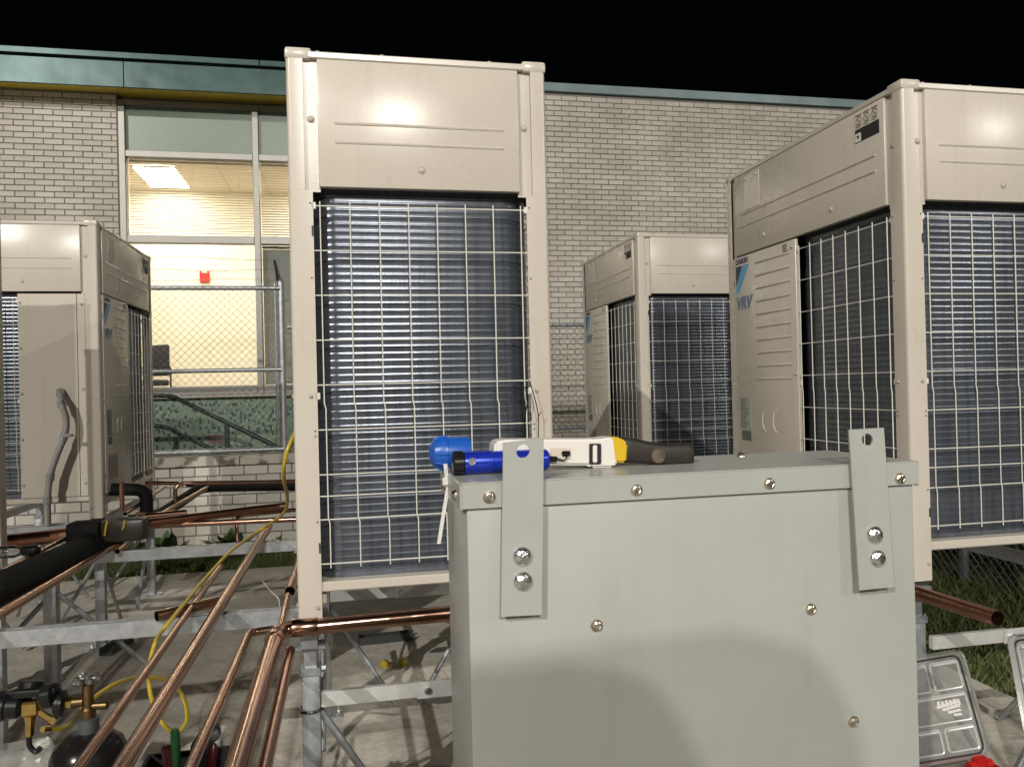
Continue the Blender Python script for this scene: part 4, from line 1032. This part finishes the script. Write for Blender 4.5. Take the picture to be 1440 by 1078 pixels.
for x, y, h in prof:
    c_ = T(x, y); ring = []
    for k in range(20):
        a = 2*math.pi*k/20; cs, sn = math.cos(a), math.sin(a); e = .55
        yy_ = math.copysign(abs(cs)**e, cs)*h*sc*.95; zz = math.copysign(abs(sn)**e, sn)*h*sc
        ring.append(bm.verts.new((c_.x, c_.y+yy_, max(c_.z+zz*1.1, ctop+.0006))))
    rings.append(ring)
for a, b in zip(rings, rings[1:]):
    for k in range(20): bm.faces.new((a[k], a[(k+1) % 20], b[(k+1) % 20], b[k]))
bm.faces.new(rings[0]); bm.faces.new(rings[-1][::-1]); gr = obj('grip', bm, RUB, t, ang=50)
p = T(926, 641, ty3-.0165); bm = B(); lathe_dir(bm, [(.011, 0), (.010, .001), (.0075, .0006), (.004, .0012), (.0005, .001)], Vector((p.x, p.y, p.z)), (0, -1, 0), 18); obj('worn_emblem', bm, mat('worn_brown', (.10, .075, .045), .6, var=.4, vscale=60), gr)

# ================================================================== SMALL THINGS
# black wires dangling at the right post of the tall unit
t = thing('dangling_wire', 'thin black wires hanging beside the tall unit post', 'wire')
yy = 2.30
for g in ([(745, 536), (752, 560), (757, 585), (757, 618)], [(757, 585), (761, 579)], [(739, 545), (742, 560), (738, 590), (737, 615)], [(735, 549), (741, 541)]):
    bm = B(); tube(bm, curve([px(x, y, Y=yy) for x, y in g], 5), .0016, 5); obj('strand', bm, BLACKP, t)
t = thing('cable', 'thin grey cable hanging beside the thickest copper pipe', 'cable')
bm = B(); tube(bm, curve([px(409, 905, Y=2.42), px(404, 940, Y=2.4), px(392, 985, Y=2.4), px(384, 1030, Y=2.42), px(376, 1078, Y=2.45), px(374, 1130, Y=2.5)], 5), .004, 6); obj('strand', bm, CG, t)
t = thing('wire_end', 'short dark wire sticking up beside the copper sleeve', 'wire')
bm = B(); tube(bm, curve([px(369, 816, Y=2.85), px(380, 830, Y=2.8), px(392, 842, Y=2.78), px(393, 858, Y=2.76)], 4), .002, 5); obj('strand', bm, CG, t)
# black zip tie round the stand leg
q = px(434, 998, Y=2.36)
t = thing('black_strap', 'black strap round the stand leg of the tall unit', 'strap', (-.123, 2.378, q.z))
bm = B(); tube(bm, [(.034*math.cos(2*math.pi*k/24)*(1.12 if k % 6 == 3 else 1), .034*math.sin(2*math.pi*k/24)*1.1, .002*math.cos(2*math.pi*k/24)) for k in range(25)], .004, 6); obj('band', bm, BLACKP, t)
# steel channel offcuts lying on the pad
DG = mat('dark_channel', (.09, .10, .10), .5, metal=.5, var=.2)
for i, (a, b, lab) in enumerate((((505, 905), (582, 897), 'dark steel channel offcut on the pad behind the tall unit stand'), ((148, 922), (180, 902), 'dark steel channel offcut on the pad under the strut rail'))):
    p, q = px(*a, Z=0), px(*b, Z=0); d = q-p; t = thing('channel_offcut', lab, 'offcut', (p.x, p.y, .001), math.atan2(d.y, d.x)); L = d.length
    bm = B(); box(bm, (0, -.035, 0), (L, .035, .003)); box(bm, (0, -.035, .003), (L, -.032, .04)); box(bm, (0, .032, .003), (L, .035, .04)); obj('channel', bm, DG, t)
# yellow fittings on the pad
for i, (x, y) in enumerate(((541, 937), (567, 934))):
    p = px(x, y, Z=0); t = thing('yellow_cap', ['yellow plastic cap on the pad with a string tail', 'round yellow plastic cap lying on the pad'][i], 'cap', (p.x, p.y, 0))
    bm = B(); lathe(bm, [(.022, .001), (.025, .012), (.02, .03), (.008, .036)], 14); obj('shell', bm, HOSE, t)
    if i == 0:
        bm = B(); tube(bm, curve([(.02, 0, .006), (.06, -.02, .005), (.10, .01, .005), (.12, -.01, .005)], 5), .003, 5); obj('string', bm, HOSE, t)

# gas cylinder with valve and regulator
gy = 1.95
q = px(126, 1078, Y=gy)
GCX = q.x
t = thing('gas_cylinder', 'small dark gas cylinder with brass valve standing under the copper pipes', 'gas cylinder', (GCX, gy, 0))
CYL = mat('dark_green_cylinder', (.010, .010, .010), .2, var=.3, spec=.4)
zn = px(117, 1000, Y=gy).z
rC = .083
hs_ = zn-.045
bm = B(); lathe(bm, [(rC*.9, .001), (rC, .015), (rC, hs_-.075), (rC*.97, hs_-.05), (rC*.85, hs_-.026), (rC*.6, hs_-.008), (rC*.28, hs_)], 32); obj('tank', bm, CYL, t)
bm = B(); lathe(bm, [(.022, hs_-.004), (.022, hs_+.03), (.018, hs_+.032)], 18); obj('neck_ring', bm, DG, t)
BRD = mat('dull_brass', (.20, .13, .06), .4, metal=1, var=.3, vscale=40)
bm = B(); lathe(bm, [(.016, hs_+.03), (.016, hs_+.05), (.0125, hs_+.055), (.0125, hs_+.105), (.008, hs_+.11)], 14); vz = hs_+.068
lathe_dir(bm, [(.011, 0), (.011, .03), (.008, .03), (.008, .045)], Vector((-.01, 0, vz)), (-1, 0, 0), 12); lathe_dir(bm, [(.009, 0), (.009, .03), (.006, .034)], Vector((.01, 0, vz-.012)), (1, -.1, 0), 12); obj('valve_body', bm, BRD, t)
bm = B(); zz = hs_+.112
for k in range(6):
    a = 2*math.pi*k/6; lathe(bm, [(.004, zz), (.0075, zz+.002), (.0075, zz+.011), (.004, zz+.013)], 10, at=(.023*math.cos(a), .023*math.sin(a), 0)); tube(bm, [(0, 0, zz+.006), (.023*math.cos(a), .023*math.sin(a), zz+.006)], .004, 6)
lathe(bm, [(.009, zz-.002), (.009, zz+.014)], 10); obj('handwheel', bm, mat('cast_metal', (.22, .21, .19), .45, metal=.8), t)
t = thing('pressure_regulator', 'brass regulator with black gauges screwed to the small gas cylinder', 'regulator', (GCX, gy, vz))
bm = B(); lathe_dir(bm, [(.017, 0), (.029, .004), (.030, .012), (.029, .02), (.017, .024)], Vector((-.045, 0, 0)), (-1, 0, 0), 20); obj('union_nut', bm, BLACKP, t)
bm = B(); lathe_dir(bm, [(.0135, 0), (.0135, .012)], Vector((-.033, 0, 0)), (-1, 0, 0), 6); lathe_dir(bm, [(.006, 0), (.006, .035)], Vector((-.065, 0, 0)), (-1, 0, 0), 10); obj('stem', bm, BRASS, t)
bm = B(); box(bm, (-.135, -.016, -.018), (-.098, .016, .014), .004); lathe_dir(bm, [(.013, 0), (.010, .018), (.009, .045)], Vector((-.118, -.004, -.018)), (-.05, 0, -1), 6); lathe_dir(bm, [(.008, 0), (.008, .03), (.011, .031), (.011, .042)], Vector((-.1, -.005, -.012)), (.9, 0, -.7), 10); obj('brass_body', bm, BRASS, t)
bm = B(); lathe_dir(bm, [(.020, 0), (.026, .008), (.027, .03), (.030, .034), (.030, .08), (.026, .088)], Vector((-.132, 0, .002)), (-1, 0, .08), 22)
for k in range(12):
    a = 2*math.pi*k/12; tube(bm, [(-.172, .0295*math.cos(a), .006+.0295*math.sin(a)), (-.214, .0295*math.cos(a), .01+.0295*math.sin(a))], .0028, 5)
obj('adjusting_knob', bm, BLACKP, t)
for p, d in ((Vector((-.125, .01, .014)), (.1, .3, 1)), (Vector((-.10, -.004, .02)), (1, -.2, .15))):
    bm = B(); lathe_dir(bm, [(.006, 0), (.006, .012), (.024, .013), (.026, .016), (.026, .036), (.024, .038)], p, d, 24); obj('gauge', bm, BLACKP, t)
bm = B(); box(bm, (-.15, -.022, .024), (-.06, .02, .044), .008, 2); obj('gauge_boot', bm, BLACKP, t)
bm = B(); tube(bm, curve([(-.121, -.004, -.06), (-.12, -.004, -.085), (-.108, -.004, -.10), (-.098, -.004, -.092)], 5), .006, 8); obj('hook', bm, BLACKP, t)

# crumpled clear plastic bag
q = px(36, 1085, Z=.06)
t = thing('plastic_bag', 'crumpled clear plastic bag on the pad below the regulator', 'bag', (q.x, q.y, 0))
bm = B(); bmesh.ops.create_icosphere(bm, subdivisions=4, radius=.15)
rnd = random.Random(3); cs_ = [(Vector((rnd.gauss(0, 1), rnd.gauss(0, 1), rnd.gauss(0, 1))).normalized(), rnd.uniform(.6, 1.05)) for _ in range(26)]
for v_ in bm.verts:
    n_ = v_.co.normalized(); m_ = min((k/max(.25, n_.dot(c))) for c, k in cs_ if n_.dot(c) > .2) if any(n_.dot(c) > .2 for c, k in cs_) else 1
    v_.co = n_*.15*min(1.2, m_); v_.co.z = max(v_.co.z*.8+.085, .002)
obj('film', bm, clear('plastic_film', (.86, .85, .82), .12, .14, .22), t, ang=8)

# tool bag with handles
q = px(268, 1085, Y=2.25)
t = thing('tool_bag', 'open dark tool bag standing on the pad, plier handles sticking out', 'bag', (q.x, 2.25, 0))
FAB = mat('bag_fabric', (.018, .016, .017), .85, var=.3, bump=.4, bscale=120)
bm = B(); hb = .41
for a, b in (((-.13, -.1, .001), (.13, -.088, hb)), ((-.13, .088, .001), (.13, .1, hb)), ((-.13, -.0875, .001), (-.118, .0875, hb)), ((.118, -.0875, .001), (.13, .0875, hb)), ((-.118, -.0875, .001), (.118, .0875, .012))): box(bm, a, b, .002)
obj('bag_body', bm, FAB, t)
def tl(x, y, Y): return px(x, y, Y=Y)
yy = 2.2
t = thing('pliers', 'pliers with green and dark red handles standing in the tool bag', 'pliers')
bm = B(); tube(bm, [tl(247, 1110, yy), tl(247, 1060, yy), tl(246, 1028, yy), tl(246, 1024, yy)], [.012, .013, .0115, .006], 12); obj('green_handle', bm, mat('green_grip', (.01, .075, .02), .35), t)
bm = B(); tube(bm, [tl(238, 1110, yy), tl(238, 1070, yy), tl(234, 1050, yy), tl(234, 1046, yy)], [.015, .016, .014, .007], 12); obj('red_handle', bm, mat('maroon_grip', (.07, .008, .012), .35), t)
bm = B(); box(bm, (tl(235, 1110, yy).x, yy-.008, tl(240, 1130, yy).z), (tl(252, 1110, yy).x, yy+.008, tl(240, 1108, yy).z)); obj('jaw', bm, DG, t)
yy = 2.27
t = thing('wrench', 'black adjustable wrench head sticking out of the tool bag', 'wrench')
bm = B(); prism(bm, [tl(x, y, yy) for x, y in ((262, 1110), (268, 1048), (284, 1024), (290, 1020), (304, 1018), (310, 1026), (306, 1040), (296, 1046), (302, 1056), (300, 1110))], (0, .016, 0)); bmesh.ops.bevel(bm, geom=list(bm.edges), offset=.002, segments=1, affect='EDGES'); obj('head', bm, mat('dark_tool_steel', (.05, .05, .052), .35, metal=.7), t)
bm = B(); lathe_dir(bm, [(.013, 0), (.013, .02), (.006, .022)], tl(304, 1030, yy-.003), (0, -1, 0), 14); obj('knurl', bm, DG, t)
t = thing('screwdriver', 'screwdriver with dark red handle leaning in the tool bag', 'screwdriver')
bm = B(); a, b = tl(292, 1112, yy), tl(301, 1045, yy); d = b-a; tube(bm, [a, a+d*.3, a+d*.9, b], [.012, .014, .013, .006], 10); obj('handle', bm, mat('maroon_grip', (.07, .008, .012), .35), t)
bm = B(); tube(bm, [a, a-d*.6], .004, 6); obj('shaft', bm, DG, t)
# orange bit and red bit at the lower edge
# clear organiser lids on the right
CLR = clear('clear_plastic', (.92, .93, .92), .05, .06, .10)
CLRE = clear('clear_plastic_edge', (.9, .9, .9), .12, .12, .42)
GASK = mat('gasket', (.02, .02, .022), .5)
REDC = mat('red_case', (.42, .012, .012), .35, var=.08)
def organiser(lab, TLp, TRp, BRp, BLp, yt, yb, sticker):
    A, Bb, Cc, D = [Vector(px(*p, Y=y)) for p, y in ((TLp, yt), (TRp, yt), (BRp, yb), (BLp, yb))]
    nn = (Bb-A).cross(D-A).normalized()
    if nn.y > 0: nn = -nn
    t = thing('organiser_case', lab, 'case')
    def P(u, v, o=0): return (A*(1-u)+Bb*u)*(1-v)+(D*(1-u)+Cc*u)*v+nn*o
    def rect(u0, v0, u1, v1, r, k=5):
        pts = []
        for cu, cv, a0 in ((u1-r, v0+r, -90), (u1-r, v1-r, 0), (u0+r, v1-r, 90), (u0+r, v0+r, 180)):
            for i in range(k+1):
                a = R(a0+90*i/k); pts.append((cu+r*math.cos(a), cv+r*math.sin(a)))
        return pts
    bm = B(); prism(bm, [P(u, v, 0) for u, v in rect(0, 0, 1, 1, .09)], nn*.003); ld = obj('lid', bm, CLR, t)
    bm = B(); o_ = [P(u, v, .002) for u, v in rect(0, 0, 1, 1, .09)]; i_ = [P(u, v, .02) for u, v in rect(.02, .02, .98, .98, .08)]
    n = len(o_); a_ = [bm.verts.new(p) for p in o_]; b_ = [bm.verts.new(p) for p in i_]; 
    for k in range(n): bm.faces.new((a_[k], a_[(k+1) % n], b_[(k+1) % n], b_[k]))
    obj('lid_rim', bm, CLRE, ld)
    bm = B(); q_ = [P(u, v, .006) for u, v in rect(.06, .055, .94, .965, .08)]; tube(bm, q_+[q_[0]], .0026, 6, caps=False); obj('gasket', bm, GASK, ld)
    for u0, v0, u1, v1 in ((.10, .10, .48, .36), (.54, .10, .90, .36), (.10, .41, .90, .66), (.10, .71, .48, .92), (.54, .71, .90, .92)):
        bm = B(); q_ = [P(u, v, .004) for u, v in rect(u0, v0, u1, v1, .03)]; tube(bm, q_+[q_[0]], .0028, 6, caps=False)
        tube(bm, [P(u0+.03, v0+.02, .007), P(u1-.03, v0+.02, .007)], .004, 6); obj('pressed_cell', bm, CLRE, ld)
    if sticker:
        bm = B(); r_ = random.Random(5)
        for k in range(4): prism(bm, [P(.50+.06*k, .50+.03*k, .0045), P(.78, .47+.04*k, .0045), P(.80, .495+.04*k, .0045), P(.52+.06*k, .525+.03*k, .0045)], nn*.0008)
        for k in range(6): prism(bm, [P(.52+.05*k, .46, .0045), P(.555+.05*k, .455+.01*(k % 2), .0045), P(.56+.05*k, .52, .0045), P(.525+.05*k, .52, .0045)], nn*.0007)
        obj('label', bm, WH, ld)
    # red base lying open towards the viewer, on a closed case underneath
    z = min(D.z, Cc.z)-.012; x0, x1 = min(D.x, A.x)-.01, Cc.x+.012; y1 = yb+.0; y0 = y1-.30
    bm = B()
    for a, b in (((x0, y0, z-.075), (x1, y0+.006, z-.001)), ((x0, y1-.006, z-.075), (x1, y1, z-.001)), ((x0, y0+.0062, z-.075), (x0+.006, y1-.0062, z-.001)), ((x1-.006, y0+.0062, z-.075), (x1, y1-.0062, z-.001)), ((x0+.0062, y0+.0062, z-.075), (x1-.0062, y1-.0062, z-.069))): box(bm, a, b, .002)
    for k in (1, 2): xx = x0+(x1-x0)*k/3; box(bm, (xx-.002, y0+.0065, z-.0688), (xx+.002, y1-.0065, z-.012))
    obj('base_tray', bm, REDC, t)
    bm = B(); lathe_dir(bm, [(.02, 0), (.02, .03), (.012, .034)], Vector((x1-.055, y1-.01, z-.005)), (0, 0, 1), 14); tube(bm, [(x1-.09, y1-.012, z+.004), (x1-.02, y1-.012, z+.006)], .012, 10); obj('latch', bm, REDC, t)
    return (x0, x1, y0, y1, z-.075)
e1 = organiser('open organiser case with clear lid and white label beside the grey cabinet', (1245, 930), (1350, 912), (1392, 1062), (1272, 1082), 2.02, 1.86, True)
e2 = organiser('open organiser case with clear lid partly hidden by its neighbour case', (1414, 893), (1530, 880), (1585, 1050), (1447, 1066), 1.98, 1.82, False)
for i, e in enumerate((e1, e2)):
    t = thing('storage_case', ['closed black storage case under the labelled organiser', 'closed black storage case under the second organiser'][i], 'case')
    bm = B(); box(bm, (e[0]+.005, e[2]+.005, .001), (e[1]-.005, e[3]-.005, e[4]*.62), .012, 2); obj('case_body', bm, BLACKP, t)
    bm = B(); box(bm, (e[0], e[2], e[4]*.62+.001), (e[1], e[3], e[4]-.001), .012, 2); obj('case_lid', bm, REDC, t)
    for x in (e[0]+.07, e[1]-.1):
        bm = B(); box(bm, (x, e[2]-.012, e[4]*.45), (x+.04, e[2]-.0005, e[4]*.8), .004); obj('latch', bm, BLACKP, t)

# ================================================================== FLOODLIGHT POLES behind the photographer
POLE = mat('pole_paint', (.12, .12, .12), .5)
LENS = emis('flood_lens', (1, .95, .85), 25)
def flood(x, y, heads, lab):
    t = thing('floodlight_pole', lab, 'light pole', (x, y, 0))
    zt2 = max(h[0][2] for h in heads)
    bm = B(); tube(bm, [(0, 0, 0), (0, 0, zt2-.3)], [.09, .055], 14); lathe(bm, [(.2, .0), (.2, .03), (.1, .05)], 16); obj('pole', bm, POLE, t)
    for (p, k) in heads:
        P = Vector(p)-Vector((x, y, 0)); d = (LAMP_AIM-Vector(p)).normalized(); q = d.to_track_quat('-Z', 'Y')
        bm = B(); tube(bm, [(0, 0, zt2-.35), (P.x*.6, 0, zt2-.2), P-d*.12], .025, 8); obj('arm', bm, POLE, t)
        bm = B(); box(bm, (-.22, -.16, .02), (.22, .16, .14), .02, 2); o = obj('lamp_head', bm, POLE, t); o.matrix_local = Matrix.Translation(P) @ q.to_matrix().to_4x4()
        bm = B(); box(bm, (-.2, -.14, .005), (.2, .14, .019)); o2 = obj('lens', bm, LENS, o)
        la = bpy.data.lights.new('flood_lamp', 'AREA'); la.shape = 'RECTANGLE'; la.size = .16; la.size_y = .12; la.energy = LAMP_W*k; la.color = (1, .955, .875)
        lo = bpy.data.objects.new('flood_lamp', la); COL.objects.link(lo); lo.parent = o; lo.location = (0, 0, -.002)
flood(-.2, -14.3, LAMP_HEADS[:2], 'twin head floodlight pole standing behind the photographer')
flood(-12.0, -14.3, LAMP_HEADS[3:], 'single head floodlight pole standing behind the near left unit row')
flood(17.2, -14.3, LAMP_HEADS[2:3], 'single head floodlight pole standing behind and far to the side')

# tarpaulin added out of view behind the camera, shaped to shade the foot of the cabinet
t = thing('shadow_blocker', 'grey tarpaulin added unseen behind the photographer to shade the cabinet foot', 'blocker', (.19, -1.9, 0))
bm = B(); box(bm, (-.56, -.38, .02), (.255, .38, 2.435), .15, 6)
for v_ in bm.verts:
    if v_.co.z < 1.6: v_.co.x *= 1+.03*math.sin(v_.co.y*21); v_.co.y *= 1+.03*math.sin(v_.co.x*17)
obj('cover', bm, mat('blocker', (.14, .15, .16), .6, var=.2, bump=.5, bscale=6), t)
for z in (.7, 1.5):
    bm = B(); tube(bm, bend([(-.58, -.3, z), (-.58, .3, z), (-.5, .395, z), (.2, .395, z), (.3, .3, z), (.3, -.3, z), (.2, -.395, z), (-.5, -.395, z), (-.58, -.3, z)], .05), .006, 6); obj('rope', bm, HOSE, t)
